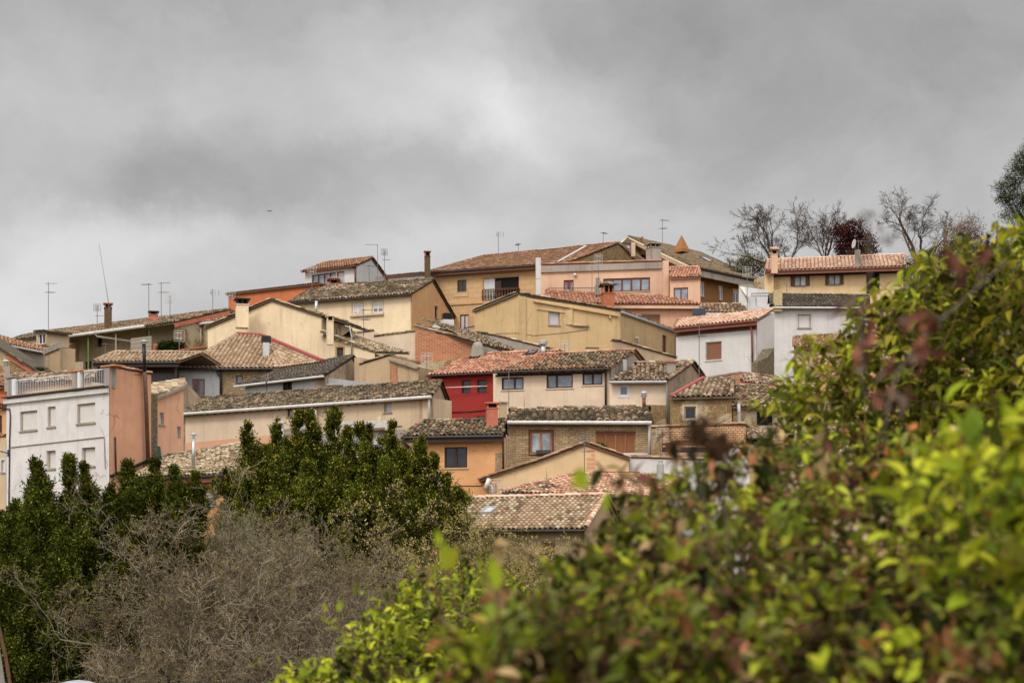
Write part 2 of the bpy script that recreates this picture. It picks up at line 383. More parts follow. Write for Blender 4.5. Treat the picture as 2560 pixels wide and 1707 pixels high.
def tiled(mb,poly,U,O,pal,pitch=.27,L=.36,jit=.5,pal2=None,p2=None):
    """clay tiles over a planar 3D polygon; U runs along the eave from O"""
    U=U.normalized(); nrm=(poly[1]-poly[0]).cross(poly[2]-poly[0]).normalized()
    if nrm.z<0: nrm=-nrm
    Vv=nrm.cross(U).normalized()
    if Vv.z<0: Vv=-Vv
    pts=[((p-O).dot(U),(p-O).dot(Vv)) for p in poly]
    u0=min(p[0] for p in pts); u1=max(p[0] for p in pts); n=max(2,round((u1-u0)/pitch)); pitch=(u1-u0)/n; r=pitch*.40
    for i in range(n):
        u=u0+(i+.5)*pitch; xs=[]
        for a,b in zip(pts,pts[1:]+pts[:1]):
            if (a[0]-u)*(b[0]-u)<0: t=(u-a[0])/(b[0]-a[0]); xs.append(a[1]+t*(b[1]-a[1]))
        if len(xs)<2: continue
        v0,v1=min(xs),max(xs)
        if v1-v0<.05: continue
        m=max(1,round((v1-v0)/L)); l=(v1-v0)/m; ph=rnd.uniform(-.04,.04)*jit
        for k in range(m):
            vv=v0+k*l-(.05 if k==0 else 0)
            ju=rnd.uniform(-.03,.03)*jit; jv=rnd.uniform(-.04,.04)*jit; jl=rnd.uniform(0,.03)*jit; js=rnd.uniform(-.03,.03)*jit
            c=O+U*(u+ju)+Vv*(vv+jv+ph)
            pl=pal
            if pal2:
                q=mnoise.noise(c*.35+V((3,7,1)))+rnd.uniform(-.25,.25)
                if p2 is not None: q+=p2(c)
                if q>0: pl=pal2
            col=pick(pl)
            arch(mb,c+nrm*(.05+jl),c+Vv*(l+.05)+U*js+nrm*(.015+jl*.5),r*1.06,r*.92,nrm,col)
            # the channel tile beside it, darkened to paint in the shade between covers
            if i<n-1:
                cc=tuple(x*.62 for x in pick(pl)); w=pitch*.2
                a=c+U*pitch*.5+nrm*.035; b=a+Vv*(l+.02)-nrm*.03
                mb.add([a-U*w+nrm*.02,a-nrm*.02,a+U*w+nrm*.02,b-U*w+nrm*.02,b-nrm*.02,b+U*w+nrm*.02],[(0,1,4,3),(1,2,5,4)],cc)
    return nrm
def basecol(pal): c=PAL[pal][0][0]; return S(c[0],c[1],c[2],.42)  # base sheet darkened: shade under the cover tiles put into the colour
def slab(mb,poly,th,col):
    poly=[V(p) for p in poly]; n=len(poly); lo=[p-V((0,0,th)) for p in poly]
    mb.add(poly+lo,[tuple(range(n)),tuple(range(2*n-1,n-1,-1))]+[(k,(k+1)%n,(k+1)%n+n,k+n) for k in range(n)],col)
def roof(h,e0,e1,Y,tops,slope=.36,pal='old',pitch=.27,L=.36,jit=.5,edges='trl',pal2=None,p2=None,gut=None,fascia=None,back=1.,Y1=None,ridgepal=None,gr=.075,th=.12,gext=(0,0),edger=.12):
    """tiled pitched roof from two eave pixels at depth Y and the ridge pixels, right one first"""
    z=CZ+(HZ-e0[1])*Y/F
    Yb=Y1 if Y1 else Y*(HZ-e0[1])/(HZ-e1[1])
    A=P(e0[0],e0[1],Y); B=P(e1[0],e1[1],Yb); B.z=z
    U=(B-A).normalized(); n=V((-U.y,U.x,0))
    if n.y<0 and n.dot(A)<0: n=-n
    T=[]
    for (x,y) in tops:
        t=(x-1280)/F; w=(HZ-y)/F; yy=((z-CZ)-slope*(A.x*n.x+A.y*n.y))/(w-slope*(t*n.x+n.y))
        T.append(V((t*yy,yy,CZ+w*yy)))
    poly=[A,B]+T
    mb=MB(); slab(mb,poly,th,basecol(pal))
    nr=tiled(mb,poly,U,A,pal,pitch,L,jit,pal2,p2)
    rp=ridgepal or pal; lift=nr*.07
    if 't' in edges:
        for i in range(len(T)-1): ridgeline(mb,T[i]+lift,T[i+1]+lift,rp,edger)
    if 'r' in edges: ridgeline(mb,B+lift,T[0]+lift,rp,edger)
    if 'l' in edges: ridgeline(mb,A+lift,T[-1]+lift,rp,edger)
    if back>0:
        bk=[]
        for q,e_ in ((T[-1],A),(T[0],B)):
            vd=V((q.x-e_.x,q.y-e_.y,0)); fall=(q.z-z)*back
            if vd.normalized().dot(n)<.72: vd=n*(q-A).dot(n)
            bk.append(q+vd*back-V((0,0,fall)))
        slab(mb,[T[-1]-V((0,0,.02)),T[0]-V((0,0,.02)),bk[1],bk[0]],th,basecol(pal))
        ridgeline(mb,bk[1]+V((0,0,.05)),T[0]+V((0,0,.05)),pal,edger); ridgeline(mb,bk[0]+V((0,0,.05)),T[-1]+V((0,0,.05)),pal,edger)
    ob=mb.build('roof',TILE2 if pal in NEWP else TILE,h)
    R=Roof(); R.A,R.B,R.T,R.U,R.n,R.slope,R.z,R.obj,R.h,R.back=A,B,T,U,n,slope,z,ob,h,back
    if fascia:
        f=MB(); f.box(A-n*.03-V((0,0,.36)),U*(B-A).length,n*.12,V((0,0,.22))); f.build('fascia_board',M[fascia],h)
    if gut:
        g=MB(); q=-n*.09-V((0,0,.07)); g.tube([A+q-U*gext[0],B+q+U*gext[1]],gr,8); g.build('gutter',M[gut],h)
    return R
def front(R,over=.35): return Plane(R.A+R.n*over,R.B+R.n*over)
def side(R,which='R',inset=.12):
    a=R.B if which=='R' else R.A; t=R.T[0] if which=='R' else R.T[-1]
    s=-R.U if which=='R' else R.U; vd=V((t.x-a.x,t.y-a.y,0)).normalized()
    if vd.dot(R.n)<.72: vd=R.n
    return Plane(a+s*inset,a+s*inset+vd*3)
def frontwall(R,x0,x1,mat,wins=(),over=.35,depth=None,th=.1):
    pl=front(R,over); z=R.z+R.slope*over-th-.03
    s0,_=pl.sz(x0,0); s1,_=pl.sz(x1,0)
    dp=depth or max(1.5,(R.T[0]-R.A).dot(R.n)*.9)
    wall(R.h,pl,[(s0,z),(s1,z)],mat,wins,dp,raw=True); return pl
def gable(R,which,mat,wins=(),over=.35,inset=.12,farx=None,k=None):
    pl=side(R,which,inset); cs=abs(pl.d.dot(R.n)); run=(R.T[0 if which=='R' else -1]-R.A).dot(R.n)/cs; slp=R.slope*cs; k=R.back if k is None else k
    # plane origin sits on the eave
    z0=R.z-.12; zr=R.z+slp*run-.14
    sgn=1 if pl.d.dot(R.n)>0 else -1
    pts=[(sgn*over,z0+slp*over),(sgn*run,zr),(sgn*(run+run*max(k,.02)*.97),zr-slp*run*max(k,.02)*.97)]
    if which=='L' or True: pts=sorted(pts)
    wall(R.h,pl,pts,mat,wins,.8,raw=True); return pl
def wall(h,pl,tops,mat,wins=(),depth=4.,raw=False,bottom=None,thick=.32,name='wall',body=True):
    """wall in a vertical plane: top outline in pixels (or s,z), foot below the ground, real openings, a solid body behind"""
    T=list(tops) if raw else [pl.sz(*t) for t in tops]
    if T[0][0]>T[-1][0]: T=T[::-1]
    zb=min(ground(*pl.at(T[0][0],0)[:2]),ground(*pl.at(T[-1][0],0)[:2]))-.8
    if bottom is not None:
        zb=pl.sz((1280),0)[1] if False else min(pl.sz(*b)[1] for b in bottom)
    outer=[(T[0][0],zb)]+[(T[-1][0],zb)]+T[::-1]
    holes=[]; W=[]
    for w in wins:
        a,b,c,d=pl.rect(*w[:4])
        holes.append([(a,b),(a,d),(c,d),(c,b)]); W.append(((a,b,c,d),w[4],w[5] if len(w)>5 else {}))
    loops=[[V((x,y,0)) for x,y in L] for L in [outer]+holes]
    tri=tessellate_polygon(loops); flatp=[p for L in [outer]+holes for p in L]
    mb=MB()
    mb.add([pl.at(a,b) for a,b in flatp],[tuple(t) for t in tri],None,flatp)
    for H_ in holes:
        for i in range(4):
            a=H_[i]; b=H_[(i+1)%4]
            mb.add([pl.at(*a),pl.at(*b),pl.at(b[0],b[1],.2),pl.at(a[0],a[1],.2)],[(0,1,2,3)],None,[a,b,(b[0]+.2,b[1]+.2),(a[0]+.2,a[1]+.2)])
    if body:
        s0=T[0][0]; s1=T[-1][0]; mid=(s0+s1)/2; wd=max(s1-s0,.1); k=1-2*min(.3,wd*.3)/wd
        ins=[((a-mid)*k+mid, b if b<=zb+.01 else b-.05) for a,b in outer]
        r0=[pl.at(a,b) for a,b in outer]; r1=[pl.at(a,b,thick) for a,b in ins]; r2=[pl.at(a,b,max(depth,thick+.1)) for a,b in ins]; n=len(outer)
        mb.add(r0+r1+r2,[(i,(i+1)%n,(i+1)%n+n,i+n) for i in range(n)]+[(i+n,(i+1)%n+n,(i+1)%n+2*n,i+2*n) for i in range(n)]+[tuple(range(3*n-1,2*n-1,-1))],None,
            outer+[(a+thick,b+thick*.3) for a,b in ins]+[(a+depth,b+depth*.3) for a,b in ins])
    ob=mb.build(name,M[mat] if isinstance(mat,str) else mat,h)
    for r,kind,o in W: window(h,pl,r,kind,o)
    return ob
def window(h,pl,r,kind,o={}):
    a,b,c,d=r; w=c-a; ht=d-b; fr=o.get('fr','greywood' if kind in 'rd' else 'brownframe'); dep=o.get('dep',.12); nm=o.get('name','window'); fw=o.get('fw',.07); n=o.get('n',2)
    fm=MB()
    def bar(x0,z0,x1,z1,d0=dep-.04,d1=dep+.03): fm.box(pl.at(x0,z0,d0),pl.d*(x1-x0),pl.n*(d1-d0),V((0,0,z1-z0)))
    e=.003
    bar(a+e,b+e,a+fw,d-e); bar(c-fw,b+e,c-e,d-e); bar(a+fw,d-fw,c-fw,d-e); bar(a+fw,b+e,c-fw,b+fw)
    if kind in('g','h','door'):
        sp=o.get('split'); xs=[a+w*t for t in sp] if sp else [a+w*i/n for i in range(1,n)]
        for x in xs: bar(x-fw*.6,b+fw,x+fw*.6,d-fw,dep-.05,dep+.02)
        if kind=='h': bar(a+fw,b+ht*.5-.02,c-fw,b+ht*.5+.02,dep-.03,dep+.02)
    f=fm.build(nm,M[fr],h)
    pm=MB(); gm=o.get('gl','g_grey')
    if kind=='r': gm=o.get('gl','rollwhite')
    if kind=='d': gm=o.get('gl','void')
    zt=d-e
    if 'half' in o:         # roller shutter lowered part way
        zt=d-ht*o['half']; sm=MB(); q=pl.at(a+fw,zt,dep-.02); sm.box(q,pl.d*(w-2*fw),pl.n*.03,V((0,0,d-fw-zt))); sm.build('roller_shutter',M[o.get('rl','rollwhite')],f)
    pm.add([pl.at(a+e,b+e,dep+.02),pl.at(c-e,b+e,dep+.02),pl.at(c-e,zt,dep+.02),pl.at(a+e,zt,dep+.02)],[(0,1,2,3)],None,[(0,0),(w,0),(w,zt-b),(0,zt-b)])
    pm.build('roller_shutter' if kind=='r' else ('opening' if gm=='void' else 'pane'),M[gm],f)  # void panes are dark sheets standing in for the shade inside
    if 'curt' in o:
        cm=MB(); N_=9; x0=a+fw; x1=c-fw; zc=b+ht*.1
        if o['curt']=='tie':
            cm.add([pl.at(x0,d-fw,dep+.012),pl.at(x1,d-fw,dep+.012),pl.at((x0+x1)/2+.06,b+ht*.45,dep+.012),pl.at((x0+x1)/2+.08,b+.1,dep+.012),pl.at((x0+x1)/2-.08,b+.1,dep+.012),pl.at((x0+x1)/2-.06,b+ht*.45,dep+.012)],[(0,1,2,3,4,5)])
            cm.build('curtain',M['curtred'],f)
    if o.get('sill',True) and kind!='door':
        sm=MB(); ex=.06; sm.box(pl.at(a-ex,b-.07,-.07),pl.d*(w+2*ex),pl.n*.2,V((0,0,.066))); sm.build('sill',M[o.get('sm','concrete2')],f)
    if 'lint' in o:
        sm=MB(); sm.box(pl.at(a-.03,d+.004,-.012),pl.d*(w+.06),pl.n*.1,V((0,0,.14))); sm.build('lintel',M[o['lint']],f)
    if o.get('shut'):       # open wooden shutters either side
        sw=o.get('shw',w*.26)
        for sgn in (-1,1):
            x=a-sw-.01 if sgn<0 else c+.01
            sm=MB(); sm.box(pl.at(x,b-.02,-.06),pl.d*sw,pl.n*.045,V((0,0,ht+.04)))
            for q in range(3): sm.box(pl.at(x+.05,b+.08+q*(ht-.1)/3,-.075),pl.d*(sw-.1),pl.n*.014,V((0,0,(ht-.1)/3-.09)))
            sm.build('shutter',M['brownframe'],f)
    if 'surr' in o:         # painted frame band round the opening
        sm=MB(); t=.12; q=-.025
        for x0,z0,x1,z1 in ((a-t,b-t,a-.005,d+t),(c+.005,b-t,c+t,d+t),(a-.005,d+.005,c+.005,d+t),(a-.005,b-t,c+.005,b-.005)):
            sm.box(pl.at(x0,z0,q),pl.d*(x1-x0),pl.n*.024,V((0,0,z1-z0)))
        sm.build('surround',M[o['surr']],f)
    return f
def pbox(h,name,pl,x0,y0,x1,y1,d0,d1,mat):
    a,b,c,d=pl.rect(x0,y0,x1,y1); m=MB(); m.box(pl.at(a,b,d0),pl.d*(c-a),pl.n*(d1-d0),V((0,0,d-b))); return m.build(name,M[mat],h)
def pipe(h,name,pts,mat,r=.05,n=8):
    m=MB(); m.tube(pts,r,n); return m.build(name,M[mat],h,True)
def house(name,label,x,y,Y,cat='house'):
    q=P(x,y,Y); q.z=ground(q.x,q.y); return thing(name,label,cat,q)
def chimney(h,x0,y0,x1,y1,Y,mat,cap='slab',depth=None,rot=.25,capmat='concrete2',pal='mix',h2=.35,sink=.8,legs='same'):
    a=P(x0,y0,Y); b=P(x1,y1,Y); w=(b.x-a.x); dp=depth or w*.9; cx=(a.x+b.x)/2; zt=a.z; zb=b.z-sink
    k=math.cos(rot)+math.sin(abs(rot))*dp/w; w=w/k
    ux=V((math.cos(rot),math.sin(rot),0)); uy=V((-math.sin(rot),math.cos(rot),0)); c=V((cx,Y+dp/2,0))
    def bx(m,ww,dd,z0,z1,off=V((0,0,0))): m.box(c+off-ux*ww/2-uy*dd/2+V((0,0,z0)),ux*ww,uy*dd,V((0,0,z1-z0)))
    m=MB()
    if cap=='none': bx(m,w,dp,zb,zt); return m.build('chimney',M[mat],h)
    if cap in('slab','tile','legs'):
        tb=zt-h2; bx(m,w*.94,dp*.94,zb,tb); bx(m,w*1.06,dp*1.06,tb,tb+.06)
        o=m.build('chimney',M[mat],h); k=MB(); lg=MB()
        for sx in ((-1,1) if w<.9 else (-1,0,1)):
            for sy in (-1,1): bx(k,.1*max(.6,w),.1*max(.6,w),tb+.06,zt-.08,ux*sx*w*.4+uy*sy*dp*.38)
        bx(lg,w*.6,dp*.6,tb+.06,zt-.1); lg.build('opening',M['void'],o)  # dark block painted as the shade under the cap
        if cap=='tile':
            tm=MB(); z=zt-.08
            e=[c+ux*sx*w*.66+uy*sy*dp*.66+V((0,0,z)) for sx,sy in ((-1,-1),(1,-1),(1,1),(-1,1))]
            r0=c-ux*w*.66+V((0,0,z+.22)); r1=c+ux*w*.66+V((0,0,z+.22))
            slab(tm,[e[0],e[1],r1,r0],.05,basecol(pal)); slab(tm,[e[3],e[2],r1,r0],.05,basecol(pal))
            tiled(tm,[e[0],e[1],r1,r0],ux,e[0],pal,.2,.3); ridgeline(tm,r0,r1,pal,.1,.3); tm.build('chimney_cap',TILE,o)
            k.build('cap_leg',M[mat],o)
        else:
            bx(k,w*1.25,dp*1.25,zt-.08,zt); k.build('chimney_cap',M[capmat],o)
        return o
    if cap=='louvre':
        bx(m,w,dp,zb,zt-h2); o=m.build('chimney',M[mat],h); k=MB()
        for i in range(5): bx(k,w*.86,dp*.86,zt-h2+.03+i*h2/5,zt-h2+.03+i*h2/5+h2*.09)
        bx(k,w*.6,dp*.6,zt-h2,zt-.03); k.build('louvred_cap',M[capmat],o); return o
def fluepipe(h,pts,mat,r=.08,cap=True,capmat='steel'):
    m=MB(); m.tube(pts,r,10); o=m.build('flue_pipe',M[mat],h,True)
    if cap:
        k=MB(); t=V(pts[-1]); k.tube([t,t+V((0,0,.12))],r*.6,8); k.lathe(t+V((0,0,.1)),[(r*2.1,0),(r*2.1,.03),(.01,.14)],12); k.build('flue_cap',M[capmat],o)
    return o
_ants=0
def antenna(x,yt,yb,Y,kind='yagi',label='',mat='antenna',face=0.,x2=None):
    """roof aerial: mast plus its element arrays"""
    base=P(x,yb,Y); top=P(x if x2 is None else x2,yt,Y); t=thing('tv_antenna',label,'antenna',base,'television aerials on the roofs')
    base=base-V((0,0,.3)); m=MB(); m.tube([base,top],.028,6); m.build('mast',M['antenna'],t)
    def arr(c,L,nE,el,ang,boom='antenna',vert=False,name='aerial'):
        d=V((math.cos(ang),math.sin(ang),.06)); e=V((-math.sin(ang),math.cos(ang),0)) if not vert else V((0,0,1)); q=MB()
        q.tube([c-d*L*.25,c+d*L*.75],.018,5)
        for i in range(nE):
            p=c-d*L*.25+d*L*(i+.5)/nE; l=el*(1-.35*i/nE); q.tube([p-e*l/2,p+e*l/2],.011,4,caps=False)
        q.build(name,M[boom],t)
    def panel(c,w,hh,ang,light=True):
        u=V((math.cos(ang),math.sin(ang),0)); q=MB()
        for i in range(6): p=c+V((0,0,hh*(i/5-.5))); q.tube([p-u*w/2,p+u*w/2],.012,4,caps=False)
        for sx in (-.5,-.17,.17,.5): q.tube([c+u*w*sx-V((0,0,hh/2)),c+u*w*sx+V((0,0,hh/2))],.012,4,caps=False)
        for i in (-1,1): q.tube([c-V((0,.12,0))+u*w*.3+V((0,0,hh*.25*i)),c-V((0,.12,0))-u*w*.3+V((0,0,hh*.25*i))],.02,5)
        q.build('aerial',M['antlight' if light else 'antenna'],t)
    H=top.z-base.z
    if kind=='yagi': arr(top-V((0,0,.1)),1.1,9,.5,face)
    elif kind=='double': arr(top-V((0,0,.1)),1.0,8,.5,face); arr(top-V((0,0,min(.55,.4*H)+.3)),.9,4,.9,face+.6)
    elif kind=='vert': 
        arr(top-V((0,0,.25)),.8,3,.62,face,vert=True); arr(top-V((0,0,.25)),.3,2,.62,face+3.14,vert=True)
        q=MB(); q.tube([top-V((.5,0,.25)),top+V((.5,0,-.25))],.015,5); q.tube([top+V((.5,0,-.6)),top+V((.5,0,.12))],.014,4); q.tube([top+V((-.5,0,-.6)),top+V((-.5,0,.12))],.014,4); q.build('aerial',M['antlight'],t)
    elif kind=='panel': panel(top-V((0,0,.25)),.75,.8,face)
    elif kind=='dpanel': panel(top-V((0,0,.2)),.6,.6,face,False); arr(top-V((0,0,.9)),.7,4,.7,face)
    elif kind=='arm':
        q=MB(); q.tube([top,top-V((1.15,0,-.02))],.02,5)
        for i in range(5): q.tube([top-V((.25*i+.1,.2,0)),top-V((.25*i+.1,-.2,0))],.01,4)
        q.build('aerial',M['antenna'],t)
    return t
def railing(h,pl,x0,y0t,y0b,x1,y1t,y1b,mat,n=24,r=.02,dep=-.05,name='railing',rails=2,balu=0):
    m=MB(); a=pl.px(x0,y0t,dep); b=pl.px(x1,y1t,dep); c=pl.px(x0,y0b,dep); d=pl.px(x1,y1b,dep)
    m.beam(a,b,r*2.4); m.beam(c+V((0,0,.05)),d+V((0,0,.05)),r*2)
    for i in range(n+1):
        t=i/n; p=c.lerp(d,t); q=a.lerp(b,t)
        if balu: 
            hh=q.z-p.z; m.lathe(p,[(.05,0),(.05,hh*.08),(.03,hh*.15),(.085,hh*.4),(.03,hh*.75),(.05,hh*.9),(.05,hh)],8)
        else: m.tube([p,q],r*.55 if i not in(0,n) else r,5,caps=False)
    return m.build(name,M[mat],h)
def skylight(h,R,x0,y0,x1,y1,glassm='g_curt',frame='dark'):
    """roof window lying on the roof plane, from its pixel box"""
    def on(x,y):
        t=(x-1280)/F; w=(HZ-y)/F; yy=((R.z-CZ)-R.slope*(R.A.x*R.n.x+R.A.y*R.n.y))/(w-R.slope*(t*R.n.x+R.n.y)); return V((t*yy,yy,CZ+w*yy))
    c=on((x0+x1)/2,(y0+y1)/2); up=(R.n+V((0,0,R.slope))).normalized(); nn=R.U.cross(up).normalized()
    if nn.z<0: nn=-nn
    w=(on(x1,(y0+y1)/2)-on(x0,(y0+y1)/2)).length*.8; hh=abs((on((x0+x1)/2,y0)-on((x0+x1)/2,y1)).dot(up)); 
    o=c-R.U*w/2-up*hh/2+nn*.06; m=MB(); e=.07
    m.box(o,R.U*w,up*e,nn*.16); m.box(o+up*(hh-e),R.U*w,up*e,nn*.16); m.box(o+up*e,R.U*e,up*(hh-2*e),nn*.16); m.box(o+up*e+R.U*(w-e),R.U*e,up*(hh-2*e),nn*.16)
    f=m.build('skylight',M[frame],h); g=MB(); g.box(o+R.U*e+up*e,R.U*(w-2*e),up*(hh-2*e),nn*.12); g.build('pane',M[glassm],f); return f
def skylight4(h,R,px4,glassm='g_curt',frame='dark'):
    q=[]
    for x,y in px4:
        t=(x-1280)/F; w=(HZ-y)/F; yy=((R.z-CZ)-R.slope*(R.A.x*R.n.x+R.A.y*R.n.y))/(w-R.slope*(t*R.n.x+R.n.y)); q.append(V((t*yy,yy,CZ+w*yy))+V((0,0,.16)))
    m=MB()
    for a,b in zip(q,q[1:]+q[:1]): m.beam(a,b,.1,.14)
    f=m.build('skylight',M[frame],h); g=MB(); g.add([p+V((0,0,.03)) for p in q],[(0,1,2,3)]); g.build('pane',M[glassm],f)
M['curtred']=flat('checked_red_curtain',S(150,90,95),.9,.4,20.)
# ------------------------------------------------------------------ more roof helpers
def roofp(h,pts,pal,pitch=.27,L=.36,jit=.6,edges='',th=.12,name='roof',tiles=True,edger=.12):
    """explicit roof plane from world points; first two are the eave"""
    pts=[V(p) for p in pts]; mb=MB(); slab(mb,pts,th,basecol(pal))
    up=V((0,0,.07))
    if tiles: tiled(mb,pts,pts[1]-pts[0],pts[0],pal,pitch,L,jit)
    n=len(pts)
    for e in edges:
        i=int(e); ridgeline(mb,pts[i]+up,pts[(i+1)%n]+up,pal,edger)
    return mb.build(name,TILE2 if pal in NEWP else TILE,h)
def gabroof(h,pl,segs,depth,pal,over=.18,th=.1,pitch=.26,jit=.7,edger=.12,lip=None,raise_=.08):
    """roof slopes running back from a gable outline given in pixels on the gable plane"""
    mb=MB()
    for (a,b) in segs:
        p=pl.px(*a)-pl.n*over+V((0,0,raise_)); q=pl.px(*b)-pl.n*over+V((0,0,raise_))
        if p.z>q.z: p,q=q,p
        bk=pl.n*(depth+over); poly=[p,p+bk,q+bk,q]
        slab(mb,poly,th,basecol(pal)); tiled(mb,poly,bk,p,pal,pitch,.36,jit)
        ridgeline(mb,p+V((0,0,.07)),q+V((0,0,.07)),pal,edger)
    return mb.build('roof',TILE,h)
def coping(h,pl,pts,pal,w=.34,name='coping'):
    mb=MB()
    for a,b in zip(pts,pts[1:]):
        p=pl.px(*a)+V((0,0,.02)); q=pl.px(*b)+V((0,0,.02))
        mb.beam(p+pl.n*.12,q+pl.n*.12,w,.06,col=basecol(pal))
        ridgeline(mb,p-pl.n*.02+V((0,0,.03)),q-pl.n*.02+V((0,0,.03)),pal,.11); 
    return mb.build(name,TILE,h)
def beamp(h,name,pl,a,b,w,t,mat,dep=0.):
    m=MB(); m.beam(pl.px(a[0],a[1],dep),pl.px(b[0],b[1],dep),w,t); return m.build(name,M[mat],h)
def rafters(R,n,mat='darkframe',over=.45,w=.1,drop=.2,inset=.04):
    L=(R.B-R.A).length
    for i in range(n):
        m=MB(); p=R.A+R.U*(L*(i+.5)/n)+R.n*inset-V((0,0,drop)); m.beam(p,p+R.n*over+V((0,0,R.slope*over)),w,w*1.3); m.build('rafter',M[mat],R.h)
def downpipe(h,pl,pts,mat,r=.05,dep=-.09): return pipe(h,'downpipe',[pl.px(x,y,dep) for x,y in pts],mat,r)
M['lattice']=brick('perforated_brickwork',S(212,168,124),S(196,152,108),S(100,76,56),.26,.13,msz=.022)  # dark joints painted as the shade in the brick holes
M['corr']=slats('corrugated_cement_sheet',S(150,140,122),.17,.55,True,.9)
M['corrdark']=slats('dark_corrugated_sheet',S(92,84,66),.17,.5,True,.9)
M['green']=flat('green_painted_metal',S(96,120,52),.6,.3); M['awningred']=slats('red_white_awning',S(190,96,90),.3,.75,True,.9)
M['blue']=flat('blue_tarpaulin',S(120,142,175),.6,.3); M['greentarp']=flat('green_netting',S(60,92,80),.9,.3); M['bluepaint']=flat('blue_paint_metal',S(40,62,110),.5,.2)
M['solar']=flat('solar_panel_face',S(30,34,46),.15,.2); M['vanwhite']=flat('white_vehicle_paint',S(214,214,222),.25,.05,2.,0,.6)
M['palewood']=wood('pale_planks',S(170,150,120)); M['potgreen']=flat('green_plastic_planter',S(60,78,70),.6,.2)

# ================================================================== the village, front rows first
# --- white block with roof terrace
h=house('terraced_house','white three storey block with salmon side wall and railed roof terrace',145,1250,87)
pl=plane_px(14,90.2,274,84); pr=plane_px(275,84,378,87.4)
wall(h,pl,[(17,1000),(273,969)],'white',[(50,1027,93,1076,'r'),(119,1016,139,1067,'r'),(193,1008,238,1058,'r'),(116,1126,139,1172,'r',{'dep':.18}),(204,1118,238,1166,'r',{'dep':.18})],.5)
q0=pl.px(20,1000); q1=pl.px(273,1000); q2=pr.px(376,1000); zt=pl.px(270,980).z; m=MB(); qq=[V((q.x,q.y,zt)) for q in (q0+pl.n*.05,q1+pl.n*.05,q2-V((.05,0,0)),q0+(q2-q1))]; slab(m,qq,.25,S(150,140,125)); m.build('terrace_floor',TILE,h); wall(h,Plane(q0+V((.03,.03,0)),q0+(q2-q1)),[(0,zt-.3),(4,zt-.3)],'white',(),.3,raw=True); wall(h,Plane(q0+(q2-q1),q2-V((.1,0,0))),[(.3,zt-.3),(8,zt-.3)],'white',(),.3,raw=True)
wall(h,pr,[(275,918),(345,931),(378,937)],'pink',(),.6)
pbox(h,'cornice',pl,14,985,273,996,-.16,.0,'white2')
m=MB(); a=pl.at(pl.sz(13,0)[0],pl.rect(13,980,274,985)[3]); b=pl.at(pl.sz(273,0)[0],a.z); n=60
for i in range(n):
    p=a.lerp(b,(i+.5)/n); arch(m,p-pl.n*.3+V((0,0,-.02)),p+pl.n*.3+V((0,0,.06)),.09,.09,V((0,0,1)),S(140,130,112))
m.box(a-pl.n*.28-V((0,0,.03)),b-a,pl.n*.5,V((0,0,.03)),S(110,100,88)); m.build('corrugated_ledge',TILE,h)
for x0,y0,x1,y1,mt in ((18,945,30,998,'concrete'),(180,928,194,978,'concrete'),(261,916,274,970,'concrete')):
    o=pbox(h,'terrace_pier',pl,x0,y0,x1,y1,-.02,.42,mt)
for x0,y0,x1,y1 in ((31,947,38,996),(195,928,201,976)): pbox(h,'post',pl,x0,y0,x1,y1,-.04,.1,'whitemetal')
pbox(h,'pier_cap',pl,175,925,208,928.5,-.1,.5,'orangecap'); pbox(h,'pier_cap',pl,255,912.5,290,916,-.1,.5,'orangecap'); pbox(h,'pier_cap',pl,14,941,36,945,-.1,.5,'concrete2')
railing(h,pl,38,951,994,179,935,977,'whitemetal',34,.022,.05); railing(h,pl,201,929,974,260,922,967,'whitemetal',14,.022,.05)
m=MB(); q=[pl.px(262,1092,-.03),pl.px(28,1118,-.03)]; m.tube([pl.px(264,1170,-.03),pl.px(262,1096,-.03)]+q,.03,6); m.build('cable_duct',M['concrete2'],h)
pipe(h,'downpipe',[pl.px(12,1022,-.06),pl.px(26,1022,-.06),pl.px(28,1040,-.06),pl.px(26,1110,-.06),pl.px(24,1300,-.06)],'dark',.035)
coping(h,pr,[(276,917),(345,930),(377,936)],'brick',.3)
pipe(h,'downpipe',[pr.px(286,1092,-.06),pr.px(288,1190,-.06)],'black',.04)
f=fluepipe(h,[pr.px(361,1160,-.25),pr.px(356,1010,-.25),pr.px(352,930,-.25)],'rust',.11,False)
f=fluepipe(h,[pr.px(352,934,-.25),pr.px(350,860,-.25)],'black',.10,True)
m=MB(); m.beam(pr.px(275,1190,-.08),pr.px(378,1146,-.08),.2,.12); m.build('flashing',M['black'],h)
h=thing('wall_lamp','curved blue street lamp bracket on the left corner of the white block','lamp',pl.px(22,1133,-.05))
m=MB(); m.tube([pl.px(23,1133,-.03),pl.px(14,1128,-.4),pl.px(2,1123,-.9),pl.px(-20,1120,-1.4)],.035,6); m.build('bracket',M['bluepaint'],h)
m=MB(); m.box(pl.px(20,1140,-.05),pl.d*.12,pl.n*.05,V((0,0,.35))); m.build('mounting_plate',M['bluepaint'],h)
m=MB(); m.lathe(pl.px(-24,1130,-1.5),[(.22,0),(.2,.1),(.06,.22)],12); m.build('lamp_shade',M['bluepaint'],h)
h=thing('awning','red and white striped awning with scalloped hem behind the terrace railing','awning',pl.px(230,960,1.2))
a,b,c,d=pl.px(205,945,1.5),pl.px(258,932,1.5),pl.px(256,916,3.2),pl.px(215,926,3.2)
m=MB(); m.add([a,b,c,d],[(0,1,2,3)],None,[(0,0),(1.2,0),(1.2,1.6),(0,1.6)]); m.add([a,b,b-V((0,0,.16)),a-V((0,0,.16))],[(0,1,2,3)],None,[(0,0),(1.2,0),(1.2,.2),(0,.2)]); m.build('canopy',M['awningred'],h)
m=MB(); m.tube([a-V((0,0,1.2)),a],.02,6); m.tube([b-V((0,0,1.2)),b],.02,6); m.build('frame',M['whitemetal'],h)
